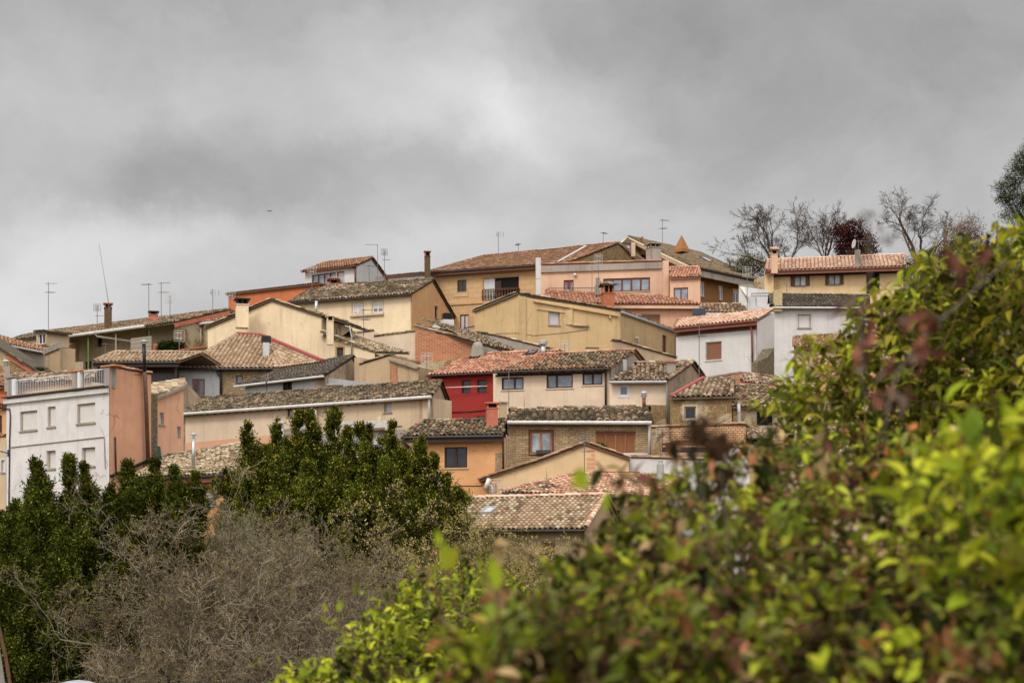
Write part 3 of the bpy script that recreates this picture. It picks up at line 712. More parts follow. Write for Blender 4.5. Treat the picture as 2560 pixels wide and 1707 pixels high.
h=thing('tarpaulin','blue tarpaulin shelter glimpsed through the terrace railing','tarpaulin',pl.px(130,985,2))
m=MB(); m.add([pl.px(48,984,1.2),pl.px(120,974,1.2),pl.px(140,958,3),pl.px(72,966,3)],[(0,1,2,3)]); m.add([pl.px(120,972,1.2),pl.px(176,968,1.2),pl.px(176,948,3),pl.px(128,954,3)],[(0,1,2,3)]); m.build('sheet',M['blue'],h)
m=MB(); 
for x,y in ((48,984),(120,974),(176,968)): m.tube([pl.px(x,y,1.2),pl.px(x,y+22,1.2)],.025,5)
m.build('frame',M['whitemetal'],h)
# --- left edge
h=house('cottage','narrow ochre house at the left border of the photo beside the white block',-10,1250,93)
pl=plane_px(-90,96,16,93)
wall(h,pl,[(-90,1028),(16,1027)],'ochre',[(-4,1038,5,1082,'g')],6); pbox(h,'eave_board',pl,-90,1014,17,1026,-.3,.0,'darkframe')
roofp(h,[pl.px(-90,1014,-.3),pl.px(17,1014,-.3),pl.px(17,1002,3),pl.px(-90,1002,3)],'brick')
pf=plane_px(-90,94.5,15,91.5)
wall(h,pf,[(-90,1096),(15,1098)],'beige',[(4,1150,13,1180,'g',{'fr':'whiteframe','gl':'g_dark','surr':'white2'})],1.2); coping(h,pf,[(-90,1094),(15,1092)],'brick')
h=house('orange_cottage','small orange house with tiled roof and white pot chimney behind the ochre one',0,1000,97)
R=roof(h,(-60,968),(20,966),98,[(28,940),(-60,936)],pal='brick',slope=.4,jit=1); frontwall(R,-60,18,'orange',(),.3)
chimney(h,8,915,24,946,97.5,'concrete',cap='none'); f=fluepipe(h,[P(15,918,98),P(15,908,98)],'concrete2',.12,True,'antlight')
h=house('low_house','low cream house with ragged tile roof seen behind the terrace railing',120,1000,99)
R=roof(h,(22,962),(230,948),101,[(240,930),(40,938)],pal='mix',slope=.4,jit=1.2); frontwall(R,26,228,'creamy',(),.3)
# --- stone gable with corrugated roof
h=house('stone_barn','stone barn gable at the left border under dark corrugated sheets',50,930,108)
pl=plane_px(-60,108,126,107)
wall(h,pl,[(-60,836),(2,872),(118,940)],'drystone' if False else 'rubble2',(),3)
m=MB(); 
for a,b in (((-60,826),(40,892)),((40,890),(60,908)),((60,902),(122,942))):
    m.add([pl.px(*a,-.3),pl.px(*b,-.3),pl.px(b[0],b[1],3),pl.px(a[0],a[1],3)],[(0,1,2,3)],None,[(0,0),(0,3),(3,3),(3,0)]); m.add([pl.px(*a,-.3),pl.px(*b,-.3),pl.px(*b,-.3)-V((0,0,.12)),pl.px(*a,-.3)-V((0,0,.12))],[(0,1,2,3)])
m.build('roof',M['corrdark'],h); beamp(h,'brick_verge',pl,(20,888),(104,940),.12,.42,'terracotta',-.05)
# --- beige house top left
h=house('beige_house','grey beige house with dark red tiled roof sloping to a pale gutter at far left',60,900,114)
R=roof(h,(-40,850),(113,880),110,[(116,872),(30,849),(-40,830)],pal='redbrown',gut='gutwhite',slope=.3,back=0,edges='')
frontwall(R,-40,112,'greywhite',(),.3); frontwall(R,20,111,'concrete',(),.28)
pl2=plane_px(113,114.6,150,112); wall(h,pl2,[(113,884),(150,866)],'tan',(),1.2); beamp(h,'cement_coping',pl2,(112,880),(150,864),.25,.4,'concrete2')
# --- wooden barn roof
h=house('timber_barn','dark timber barn under a low tan tiled roof above the salmon wall',340,930,114)
R=roof(h,(233,905),(446,904),113,[(505,883),(287,882)],pal='clean',slope=.42,gut='dark',fascia='darkframe',jit=.1,pitch=.29,back=1)
frontwall(R,245,442,'darkwood',(),1.3); pbox(h,'slatted_screen',front(R,.5),378,933,438,965,0,.08,'blackslat')
for x in (246,318,440): m=MB(); q=front(R,.35); m.beam(q.px(x,912),q.px(x,990),.16); m.build('post',M['darkframe'],h)
# --- hip roofed house with red ridge
h=house('hipped_house','house with tan hipped roof, red ridge line and white and stone walls',560,960,118)
R=roof(h,(445,921),(690,920),116,[(655,841),(593,837)],pal='clean',slope=.45,gut='dark',jit=.12,pitch=.33,edges='l',back=.6,L=.4)
p1=P(806,905,112.9); roofp(h,[R.B,p1,R.T[0]],'clean',.26,.36,.1)
m=MB(); up=V((0,0,.13)); m.beam(R.T[1]+up,R.T[0]+up,.34,.16); m.beam(R.T[0]+up,p1+up,.34,.16); m.build('ridge_flashing',M['redpaint'],h)
frontwall(R,447,549,'greywhite',[(480,947,512,994,'door',{'fr':'lightwood','name':'window','gl':'g_blue','fw':.11})],.4)
frontwall(R,550,688,'rubble',[(590,938,607,958,'g',{'n':1,'gl':'g_blue','sill':False,'fr':'brownframe'})],.38)
wall(h,Plane(R.B+R.n*.4,p1+V((-.3,.3,0))),[(688,926),(800,912)],'rubble',(),.8)
q=front(R,.3); downpipe(h,q,[(549,926),(553,932),(553,1000)],'dark',.08); downpipe(h,q,[(543,926),(545,936),(550,940)],'dark',.05)
chimney(h,655,856,673,912,118.2,'greywhite',cap='none',rot=.15); 
c=P(664,856,118.5); m=MB()
for i in range(6): m.box(c+V((-.33,0,-.0+i*.09)),V((.66,0,0)),V((0,.6,0)),V((0,0,.06)))
m.box(c+V((-.28,.05,0)),V((.56,0,0)),V((0,.5,0)),V((0,0,.5))); m.build('louvred_cap',M['dark'],h)
chimney(h,690,905,697,918,117,'terracotta',cap='none')
# --- long low cream house
h=house('long_house','long low cream house with mossy dark tile roof and long white gutter',760,1100,102)
R=roof(h,(449,1033),(1080,989),105.8,[(1103,955),(500,998)],pal='olddark',slope=.42,gut='gutwhite',jit=1.1,pitch=.25,L=.33,pal2='old',gext=(.2,0),gr=.1)
pf=frontwall(R,462,790,'cream',[(718,1022,731,1042,'g',{'n':1,'gl':'g_curt'})],.35); frontwall(R,788,1080,'beige',[(823,1014,835,1034,'d'),(960,1006,979,1031,'r',{'gl':'rollgrey'})],.33)
wall(h,front(R,.30),[(462,1107),(745,1081)],'peach',(),.5)
pbox(h,'quoin_stones',front(R,.31),454,1040,462,1106,0,.2,'rubble')
gable(R,'R','mould',k=1.)
q=front(R,.2); downpipe(h,q,[(781,1016),(784,1022),(792,1026),(792,1072)],'gutwhite',.07); downpipe(h,q,[(1074,992),(1075,1000),(1075,1056)],'gutwhite',.07)
m=MB(); 
for i in range(26):
    s=i*.62+.6; p=R.A+R.U*s+R.n*.02-V((0,0,.2)); m=MB(); m.beam(p,p+R.n*.34+V((0,0,.14)),.09); m.build('rafter',M['darkframe'],h)
q=front(R,.33); ra=q.rect(949,1034,957,1046); m=MB(); m.tube([q.at(ra[0],ra[1],-.03),q.at(ra[0],ra[1],.05)],.14,14); m.build('vent_cover',M['creamy'],h)
# lean-tos behind the laurels
h=house('lean_to','white lean-to annex with ragged corrugated roof behind the laurel tops',900,1140,96)
pl=plane_px(855,97,950,94.6)
wall(h,pl,[(858,1072),(946,1070)],'white2',[(866,1086,888,1108,'h',{'fr':'whiteframe','gl':'g_curt','surr':'white2'}),(924,1084,934,1134,'door',{'gl':'rollgrey','n':1})],1.6)
roofp(h,[pl.px(850,1074,-.5),pl.px(952,1072,-.5),pl.px(968,1060,1.2),pl.px(856,1066,1.2)],'tan',jit=1.5,tiles=False); m=MB(); m.beam(pl.px(850,1068,-.6),pl.px(962,1062,.2),.06,.6); m.build('roof_sheet',M['antlight'],h)
wall(h,plane_px(946,96,1012,94.2),[(948,1074),(1010,1072)],'concrete',(),.5)
h=house('white_shed','white shed with metal frame and flat sheet roof between laurels',780,1110,96.5)
pl=plane_px(755,98,850,96.5)
wall(h,pl,[(762,1080),(800,1078)],'white2',(),1.4); m=MB(); m.beam(pl.px(748,1080,-.5),pl.px(806,1073,-.5),.08,.5); m.build('roof_sheet',M['antlight'],h)
m=MB()
for x in (764,782,800): m.beam(pl.px(x,1080,-.3),pl.px(x,1140,-.3),.05)
for y in (1110,1128,1138): m.beam(pl.px(764,y,-.3),pl.px(800,y,-.3),.05)
m.build('frame',M['dark'],h); m=MB(); m.beam(pl.px(720,1084,-.4),pl.px(762,1078,-.4),.06,.5); m.build('porch_roof',M['corr'],h)
# --- peach house middle left
h=house('peach_house','tall peach house with stone pilaster between the salmon wall and long low house',430,1100,90)
roofp(h,[P(379,988,88),P(381,965,92.5),P(463,952,93.5),P(462,962,90)],'tan',jit=1.1,edges='1')
pl=plane_px(380,88.2,459,90); wall(h,pl,[(381,992),(459,965)],'peach',[(399,1031,410,1062,'g',{'n':1,'gl':'g_curt','fr':'greywood'}),(443,1066,452,1096,'g',{'n':1,'gl':'g_curt','fr':'greywood','sill':False})],2.5)
beamp(h,'verge_board',pl,(385,996),(461,965),.28,.16,'concrete2',-.15)
ps=plane_px(377,87.7,394,87.9); wall(h,ps,[(377,986),(394,990)],'drystone',(),.5); 
q=plane_px(453,90.2,508,91.5); m=MB(); tri_=[(453,1024),(461,954),(470,961),(507,1000)]; f_=[q.px(*p) for p in tri_]; g_=[q.px(*p)+q.n*.3 for p in tri_]; uu=[q.sz(*p) for p in tri_]; m.add(f_+g_,[(0,3,2,1),(4,5,6,7),(0,1,5,4),(1,2,6,5),(2,3,7,6),(3,0,4,7)],None,uu+uu); m.build('wall',M['mould'],h)
h=thing('netting','green netting hung on the wall foot beside the stone pilaster','netting',P(398,1160,87.2))
m=MB(); m.add([P(393,1114,87.3),P(401,1116,87.2),P(404,1140,87.0),P(407,1152,86.9),P(394,1156,87.1)],[(0,1,2,3,4)]); m.build('sheet',M['greentarp'],h)
h=house('orange_house','low orange house with worn tan tile roof and steel flue behind the dark shrubs',500,1250,82)
R=roof(h,(330,1197),(622,1182),84,[(642,1106),(420,1143)],pal='tan',slope=.36,gut='dark',jit=1.2,pitch=.27,edges='tl',fascia='brownpaint',back=.7)
frontwall(R,437,620,'brightorange',[(510,1227,541,1262,'g',{'n':1,'half':.45,'gl':'g_dark','rl':'rollwhite','fr':'darkframe'})],.5)
pass
fluepipe(h,[P(483,1172,81.5),P(484,1092,81.5)],'steel',.085,True)
fluepipe(h,[P(706,1180,88),P(706,1100,88),P(706,1063,88)],'steel',.09,True)
# --- white low house with dark roof, tan walls behind
h=house('white_cottage','low white cottage with dark tile roof and mouldy gable above the long house',700,980,112)
R=roof(h,(588,964),(811,938),113,[(883,891),(760,914),(684,931)],pal='grey',slope=.36,gut='gutwhite',jit=.5,pitch=.24,L=.3,gr=.085,edges='tr')
frontwall(R,613,811,'greywhite',[(706,955,730,984,'g',{'gl':'g_dark','fr':'black','n':2}),],.4); gable(R,'R','mould',k=.3)
h=house('tan_outbuilding','tan rendered outbuilding with red brick pilaster and cement beam',980,950,110)
pl=plane_px(886,111.6,1046,109.6); wall(h,pl,[(886,894),(897,893),(900,913),(973,890),(1046,911)],'tan',(),3)
pbox(h,'brick_pilaster',pl,976,912,993,966,-.06,0.,'redbrick'); beamp(h,'cement_beam',pl,(974,899),(1047,921),.42,.14,'concrete2',-.04)
coping(h,pl,[(898,912),(973,889),(1047,909)],'old',.3)
m=MB(); m.lathe(P(837,985,107),[(.34,0),(.5,.45),(.6,.5)],16); m.build('stone_urn',M['concrete2'],h) if False else None
h=thing('stone_pot','pale stone pot standing on the tiles in front of the mouldy gable','pot',P(837,984,106.3))
m=MB(); m.lathe(P(837,984,106.3),[(.35,-.4),(.42,.0),(.47,.45),(.58,.52),(.56,.6),(.4,.6),(.36,.4)],18); m.build('pot_body',M['concrete'],h,True)
# --- cream gable house
h=house('gabled_house','wide cream gable house with mossy verge tiles and two cream chimneys',700,880,126)
pl=plane_px(519,127,803,124.4); wall(h,pl,[(519,822),(680,754),(803,794),(804,829),(937,879)],'creamy',[(842,869,858,896,'g',{'n':1,'gl':'g_dark','sill':False,'surr':'ochre'})],2.5)
gabroof(h,pl,[((515,822),(680,752)),((680,752),(803,792))],5,'mix',edger=.1)
p2=pl.shift(1.6); wall(h,p2,[(803,797),(881,821)],'beige',[(843,812,853,842,'door',{'gl':'g_dark','fr':'darkframe','n':1})],1.5)
gabroof(h,p2,[((798,790),(884,816))],3,'mix',over=1.2)
roofp(h,[P(937,880,123.2),P(1024,883,126.4),P(886,841,127.5),P(800,827,124)],'tan',jit=.9,edges='3')
pbox(h,'zinc_flashing',p2,884,816,886,818,0,.02,'zinc'); beamp(h,'zinc_edge',plane_px(880,127.6,1024,126.6),(884,838),(1022,879),.08,.1,'zinc')
chimney(h,583,745,621,792,123.8,'creamy',capmat='dark',h2=.5); chimney(h,814,788,834,835,122.6,'creamy',capmat='creamy',h2=.45)
downpipe(h,pl,[(876,815),(878,830),(881,842),(881,895)],'zinc',.06,-.15)
fluepipe(h,[P(786,795,125),P(790,770,125),P(791,752,125)],'steel',.12,False)
wall(h,plane_px(752,121.6,762,121.8),[(745,880),(758,874),(763,893)],'rubble',(),.5)
h=house('boundary_wall','stepped cream parapet wall topped by thin tiles below the shuttered cream house',960,860,129)
pl=plane_px(888,131,1052,128.6); wall(h,pl,[(890,834),(934,828),(935,843),(1050,828)],'cream',(),.5,name='wall_panel'); coping(h,pl,[(890,833),(934,827)],'tan',.2); coping(h,pl,[(935,842),(1050,827)],'tan',.2)
h['category']='wall'
# --- red brick gable ruin roof
h=house('brick_barn','old barn with red brick gable and sagging mossy roof beside the red house',1110,880,113)
pl=plane_px(1038,114.5,1192,112.6); wall(h,pl,[(1038,820),(1190,856)],'redbrick',(),.8); wall(h,plane_px(1040,113.9,1170,112.3),[(1043,906),(1110,903),(1165,897)],'rubble2',(),.4)
roofp(h,[P(1192,858,112),P(1304,883,117.5),P(1182,831,119.5),P(1042,813,115)],'old',jit=1.6,edges='3'); coping(h,pl,[(1034,816),(1195,856)],'mix',.4)
pl=plane_px(1172,120.2,1402,120.6); wall(h,pl,[(1175,830),(1236,840),(1402,880)],'concrete',(),.6); coping(h,pl,[(1175,829),(1236,839),(1402,879)],'mix')
m=MB(); m.lathe(P(1194,895,110.6),[(.62,-.6),(.5,.2),(.4,.75),(.28,1.05),(.2,1.1)],14); m.build('chimney',M['concrete2'],h,True)
m=MB(); 
for i in range(9): a=P(1205+i*9,862+i*3.1,115); m.box(a+V((rnd.uniform(-.1,.1),0,.05)),V((.5,.2,-.1)),V((-.1,.3,0)),V((0,0,.07)))
m.build('loose_stones',M['concrete2'],h)
# --- red house
h=house('red_house','deep red rendered house with bright terracotta roof and two small skylights',1150,1000,107)
R=roof(h,(1067,938),(1233,930),108,[(1400,879),(1180,888)],pal='orange',slope=.42,gut='dark',jit=.35,pitch=.24,L=.32,back=.8,edges='t',gr=.06)
frontwall(R,1070,1232,'red',[(1154,950,1176,983,'g',{'gl':'g_dark','fr':'darkframe','n':1,'sill':False}),(1193,949,1216,982,'g',{'gl':'g_dark','fr':'darkframe','n':1,'sill':False}),(1189,1040,1213,1060,'d',{'sill':False})],.4)
q=front(R,.35); pipe(h,'cable_duct',[q.px(1130,1030),q.px(1165,1029),q.px(1213,1025)],'dark',.03); pipe(h,'washing_line_pole',[q.px(1115,971,-.5),q.px(1222,966,-.3)],'antlight',.035); downpipe(h,q,[(1085,940),(1083,948),(1074,957)],'dark',.05)
skylight(h,R,1178,890,1206,899,'g_dark'); skylight(h,R,1316,881,1344,890,'g_dark')
fluepipe(h,[P(1358,893,108.5),P(1358,862,108.5)],'steel',.17,False); m=MB(); m.lathe(P(1358,862,108.5),[(.17,0),(.30,.04),(.30,.26),(.24,.3)],16); m.build('flue_cap',M['zinc'],h)
# --- cream house with three windows
h=house('cream_house','cream house with three dark framed windows under a patchy terracotta and moss roof',1380,990,103)
R=roof(h,(1231,929),(1526,919),104,[(1588,877),(1352,889)],pal='orangemix',slope=.40,gut='dark',jit=.9,pitch=.25,L=.34,pal2='old',p2=lambda c:-.25+ (c.x-3.)*.11-(c.y-104.5)*.13,ridgepal='orange',gr=.06,edges='t',back=.7)
wn={'fr':'darkframe','gl':'g_grey','fw':.09,'sm':'cream'}
pf=frontwall(R,1233,1524,'cream',[(1254,943,1309,974,'g',dict(wn,split=[.58])),(1366,935,1432,970,'g',dict(wn,split=[.38])),(1456,932,1506,962,'g',dict(wn))],.5)
rafters(R,11,over=.5); pbox(h,'timber_lintel',front(R,.47),1238,932,1512,937,0,.05,'darkframe')
gable(R,'R','concrete',k=.7); downpipe(h,front(R,.4),[(1515,922),(1515,1022)],'darkframe',.07)
pipe(h,'crack_repair',[front(R,.5).px(1311,978,-.01),front(R,.5).px(1311,1020,-.01)],'beige',.02)
chimney(h,1556,898,1567,925,103,'zinc',cap='none')
h=house('garden_wall','pale sloping wall capped with small tiles behind the patchy terracotta roof',1610,890,110)
pl=plane_px(1531,109,1692,111.5); wall(h,pl,[(1531,853),(1552,856),(1692,897)],'oliveshade',(),.5,name='wall_panel'); coping(h,pl,[(1531,852),(1552,855),(1692,896)],'mix'); h['category']='wall'
# --- little cream house right of it
h=house('small_house','small cream house with curtained white window and old lumpy tile roof',1595,985,99)
R=roof(h,(1523,953),(1667,952),99,[(1733,906),(1590,911)],pal='mix',slope=.36,gut='zinc',jit=1.2,pitch=.28,L=.35,edges='tr',gr=.09,edger=.15,pal2='old')
frontwall(R,1524,1667,'cream',[(1549,964,1570,989,'g',{'fr':'whiteframe','gl':'g_blue','n':1,'sill':False,'surr':'white2'})],.35)
gable(R,'R','mould',k=.45); wall(h,front(R,.31),[(1524,1014),(1600,1011),(1670,1013)],'rubble2',(),.5)
downpipe(h,front(R,.2),[(1663,955),(1667,968),(1668,1064)],'gutgrey',.06); chimney(h,1665,902,1690,942,100.2,'concrete',capmat='terracotta',h2=.2,rot=.1)
fluepipe(h,[P(1610,1016,96),P(1610,995,96)],'brownpaint',.11,False); m=MB(); m.lathe(P(1610,995,96),[(.15,0),(.15,.1),(.22,.12),(.15,.14),(.15,.26),(.24,.28),(.2,.36),(.02,.44)],12); m.build('flue_cap',M['zinc'],h)
R0=roof(h,(1640,925),(1760,952),104,[(1775,938),(1690,908)],pal='mix',slope=.3,jit=1.2,back=0)
h=house('stone_house','stone house with one square window and pale cylindrical tiles right of centre',1755,1030,96)
R=roof(h,(1677,994),(1830,990),96,[(1832,945),(1760,948)],pal='mix',slope=.42,jit=.5,pitch=.3,L=.3,edges='r',pal2='tan',edger=.13)
frontwall(R,1676,1830,'rubble2',[(1711,1016,1740,1047,'g',{'gl':'g_dark','n':1,'fr':'greywood','sm':'white2','surr':'beige'})],.3)
m=MB(); m.beam(R.A+V((0,0,.12)),R.T[-1]+V((0,0,.14)),.3,.12); m.build('verge_flashing',M['redpaint'],h)
h=house('ruined_barn','stone barn with mossy tiles and a large dark opening beside the foliage',1920,1060,96)
R=roof(h,(1832,1016),(2040,1022),95,[(2040,964),(1833,968)],pal='mix',slope=.4,jit=1.,pitch=.3,pal2='old',edges='t',L=.32)
frontwall(R,1833,2038,'rubble2',[(1891,1027,1936,1066,'d',{'sill':False})],.3)
pipe(h,'downpipe',[P(1847,1008,93.6),P(1848,1030,93.6),P(1850,1120,93.6)],'zinc',.1)
h=house('brick_parapet','low orange brick parapet walls between the stone houses and tall white house',1800,960,101)
pl=plane_px(1762,101.5,1850,100.6); wall(h,pl,[(1762,946),(1850,932)],'redbrick',(),.4,name='wall_panel'); beamp(h,'coping',pl,(1760,945),(1851,930),.3,.1,'concrete2',.1)
wall(h,plane_px(1850,100.6,1960,99.8),[(1850,955),(1960,966)],'terracotta',(),.4,name='wall_panel'); h['category']='wall'
R=roof(h,(1852,956),(1960,966),101,[(1940,945),(1850,936)],pal='mix',slope=.35,jit=1.2,back=0)
# --- tan brick house with shutters
h=house('brick_house','tan brick and stone house with heavy barrel tiles and wooden louvred shutters',1440,1110,96)
R=roof(h,(1257,1053),(1628,1054),95.5,[(1622,1020),(1276,1026)],pal='mix',slope=.42,gut='gutwhite',jit=.6,pitch=.43,L=.27,edges='t',pal2='olddark',gr=.12,edger=.15,back=.8)
frontwall(R,1261,1626,'tanbrick',[(1326,1078,1380,1133,'g',{'fr':'lightwood','gl':'g_curt','fw':.1,'surr':'brownframe'}),(1490,1083,1588,1134,'g',{'fr':'lightwood','gl':'louvre','n':4,'fw':.07,'sill':False,'name':'shutter_doors','lint':'brownframe'})],.4)
q=front(R,.37); pbox(h,'quoin_stones',q,1263,1066,1290,1180,0,.2,'rubble'); pbox(h,'quoin_stones',q,1420,1066,1463,1180,0,.2,'rubble')
downpipe(h,front(R,.3),[(1621,1058),(1623,1070),(1623,1150)],'gutwhite',.09)
pbox(h,'awning_box',q,1550,1134,1616,1138,-.7,-.5,'whitemetal')
wall(h,Plane(R.B+R.n*.3+R.U*.05,R.B+R.n*.3+R.U*.6),[(1626,1066),(1640,1066)],'rubble2',(),.5)
t=thing('planter','dark green plastic planter on the sill of the brick house window','planter',q.px(1358,1133,-.1)); m=MB(); a=q.px(1340,1133,-.3); m.box(a,q.d*.9,q.n*.2,V((0,0,.16))); m.box(a-q.n*.02-q.d*.02+V((0,0,.15)),q.d*.94,q.n*.24,V((0,0,.03))); m.build('trough',M['potgreen'],t)
# --- orange house centre
h=house('apricot_house','apricot rendered house with red chimney in the centre of the village',1150,1170,90)
R=roof(h,(1004,1091),(1258,1087),90,[(1262,1052),(1058,1055)],pal='old',slope=.42,gut='dark',jit=1.1,pitch=.27,L=.33,fascia='darkframe',edges='tl',gr=.08,back=.8)
frontwall(R,1034,1258,'orange2',[(1111,1117,1168,1169,'g',{'gl':'g_dark','fr':'darkframe','sm':'beige','fw':.08}),(1141,1229,1166,1262,'g',{'gl':'g_dark','fr':'darkframe','n':1})],.5)
pbox(h,'bare_stones',front(R,.47),1238,1132,1257,1180,0,.2,'rubble'); pipe(h,'cable_duct',[front(R,.5).px(1148,1214,-.02),front(R,.5).px(1205,1214,-.02)],'dark',.02)
downpipe(h,front(R,.42),[(1259,1092),(1259,1176)],'dark',.06)
m=MB(); q=front(R,.5); m.beam(q.px(1022,1122,.3),q.px(1006,1101,-.3),.14); m.build('eave_bracket',M['brownframe'],h)
chimney(h,1214,1005,1246,1068,90.2,'terracotta',capmat='terracotta',h2=.36,rot=.1); chimney(h,1247,1004,1268,1060,93.4,'tan',capmat='concrete2',h2=.2,rot=.1)
# --- yellow gable
h=house('yellow_gable_house','pale yellow gable with orange verge tiles and brick patterned quoins',1400,1240,87)
pl=plane_px(1226,86.3,1574,87.6); wall(h,pl,[(1228,1196),(1342,1160),(1464,1114),(1572,1151)],'yellow',(),2)
gabroof(h,pl,[((1222,1196),(1342,1158)),((1342,1158),(1464,1112)),((1464,1112),(1575,1151))],4,'brick',edger=.1,over=.12)
for i,(x0,x1,y) in enumerate([(1467,1487,1124),(1478,1487,1134),(1467,1487,1144),(1478,1487,1155),(1467,1487,1165),(1467,1476,1155)]): pbox(h,'quoin_brick',pl,x0,y,x1,y+7,-.015,.1,'quoinbrick')
for i in range(5): pbox(h,'quoin_brick',pl,1231,1198+i*11,1250 if i%2==0 else 1240,1205+i*11,-.015,.1,'quoinbrick')
pipe(h,'gutter',[pl.px(1212,1222,-.25),pl.px(1222,1197,-.2)],'gutwhite',.13); downpipe(h,pl,[(1217,1198),(1219,1210),(1228,1216),(1229,1250)],'gutwhite',.07,-.2)
pipe(h,'crack',[pl.px(1366,1168,-.0),pl.px(1367,1200,-.0)],'tan',.02)
h=house('roofed_annex','annex with rosy pink tile roof and long dark gutter in front of the yellow gable',1450,1250,82)
R=roof(h,(1254,1231),(1640,1242),78,[(1740,1188),(1445,1184)],pal='pink',slope=.42,gut='dark',jit=.5,pitch=.26,L=.3,pal2='old',p2=lambda c:-.28,edges='l',fascia='darkframe',gr=.1,back=.4,edger=.09)
frontwall(R,1262,1640,'tan',[(1532,1272,1556,1300,'d')],.5)
pbox(h,'flashing',pl,1482,1178,1600,1188,-.02,.0,'redpaint')
h=house('cottage_with_skylight','cottage under a wide tan barrel tile roof with one bright skylight',1300,1380,72)
R=roof(h,(1092,1325),(1464,1322),73,[(1515,1240),(1138,1249)],pal='clean',slope=.36,gut='dark',jit=.3,pitch=.25,L=.33,edges='trl',ridgepal='peach',gr=.05,back=.8,pal2='tan',p2=lambda c:-.2)
frontwall(R,1110,1462,'tan',[(1352,1352,1390,1400,'r',{'gl':'rollbrown'})],.5); skylight(h,R,1206,1275,1240,1290,'g_curt','zinc')
gable(R,'R','tan',k=.8)
h=house('garden_wall','long whitewashed garden wall capped with tiles beneath the pergola',1700,1180,88)
pl=plane_px(1575,88.4,1875,87.4); wall(h,pl,[(1575,1145),(1798,1152),(1800,1115),(1874,1124)],'white2',(),.4,name='wall_panel'); coping(h,pl,[(1575,1144),(1798,1151)],'mix',.3); coping(h,pl,[(1800,1114),(1874,1123)],'brick',.3); h['category']='wall'
m=MB(); m.lathe(P(1651,1188,86.6),[(.2,-.3),(.2,.6),(.14,.65),(.14,.8)],10); m.build('vent_pipe',M['zinc'],h)
h=house('openwork_wall','openwork brick lattice wall with red tile coping under the stone house',1740,1100,94)
pl=plane_px(1628,94.4,1864,93.4); wall(h,pl,[(1628,1072),(1864,1063)],'lattice',(),.4,name='wall_panel'); coping(h,pl,[(1628,1070),(1864,1061)],'brick',.3); pbox(h,'stone_pier',pl,1628,1074,1652,1150,-.05,.1,'rubble2'); h['category']='wall'
h=thing('pergola','open timber and steel pergola against the openwork brick wall','pergola',P(1730,1170,91.5))
def bm(name,a,b,w,mt,Y=91.3,Y2=None): m=MB(); m.beam(P(a[0],a[1],Y),P(b[0],b[1],Y2 or Y),w); m.build(name,M[mt],h)
bm('roof_beam',(1655,1110),(1800,1112),.16,'brownframe'); bm('roof_beam',(1690,1103),(1800,1107),.12,'brownframe',93); bm('post',(1687,1110),(1687,1150),.12,'whitemetal'); bm('post',(1797,1112),(1797,1152),.12,'brownframe'); bm('brace',(1770,1146),(1792,1116),.1,'brownframe'); bm('rail',(1655,1132),(1797,1136),.09,'greywood',92.5)
bm('rafter',(1655,1112),(1690,1102),.08,'brownframe',91.3,93); bm('rafter',(1798,1112),(1800,1106),.08,'brownframe',91.3,93); bm('back_rail',(1655,1124),(1797,1124),.3,'darkframe',93)
h=house('tiled_shed','tiled shed half hidden by the near foliage right of the lattice wall',1930,1110,92)
R=roof(h,(1878,1106),(2010,1120),90,[(2030,1068),(1862,1062)],pal='mix',slope=.42,gut='dark',jit=.7,pitch=.3,L=.3,edges='tl',back=.5)
frontwall(R,1884,2010,'yellow',(),.4)
# --- olive house
h=house('olive_house','big olive yellow house with stained corner and one white shuttered window',1400,830,124)
pa=plane_px(1187,125.6,1301,122); pb=plane_px(1301,122,1551,124); pc=plane_px(1551,124,1692,134.6)
wall(h,pa,[(1187,780),(1296,737),(1301,740)],'olive',(),1.5)
wall(h,pb,[(1301,740),(1330,746),(1551,780)],'olive',[(1371,776,1400,813,'r',{'gl':'rollgrey','dep':.16}),(1464,868,1498,892,'r',{'gl':'creamy','dep':.1,'sill':False})],1.5)
wall(h,pc,[(1551,782),(1692,833)],'olive2',[(1656,838,1666,882,'door',{'gl':'brownframe','n':1,'name':'door'})],1.5)
gabroof(h,pa,[((1184,781),(1296,736))],3.5,'tan',edger=.1); 
p0=P(1553,777,124); p1=P(1694,829,134.6); p3=P(1299,735,122); roofp(h,[p0,p1,p3+(p1-p0),p3],'mix',jit=.8,edges='3')
for a,b in (((1333,753),(1545,790)),): beamp(h,'render_band',pb,a,b,.3,.12,'olive',-.04)
m=MB(); m.beam(pb.px(1342,772,-.03),pb.px(1412,781,-.03),.1,.1); m.build('render_band',M['olive'],h)
for x,y0,y1,w in ((1306,742,860,.5),(1421,772,812,.62)): m=MB(); m.beam(pb.px(x,y0,-.02),pb.px(x,y1,-.02),w,.12,up=(0,1,0)); m.build('render_pilaster',M['olive2' if x<1310 else 'olive'],h)
pipe(h,'stone_ledge',[pb.px(1431,812,-.05),pb.px(1448,814,-.1),pb.px(1471,815,-.05)],'oliveshade',.12)
pipe(h,'cable',[pa.px(1225,834,-.02),pb.px(1301,833,-.04),pb.px(1334,839,-.03),pb.px(1410,832,-.03),pb.px(1471,824,-.03)],'dark',.014,4)
pipe(h,'gutter',[pc.px(1551,781,-.12),pc.px(1695,832,-.12)],'gutgrey',.13); downpipe(h,pc,[(1690,834),(1688,846),(1687,900)],'gutgrey',.07)
pipe(h,'vent_pipe',[pc.px(1586,845,-.15),pc.px(1591,844,-.15),pc.px(1592,870,-.15)],'whitemetal',.07); pipe(h,'sconce',[pb.px(1524,790,-.1),pb.px(1524,798,-.1)],'olive',.08)
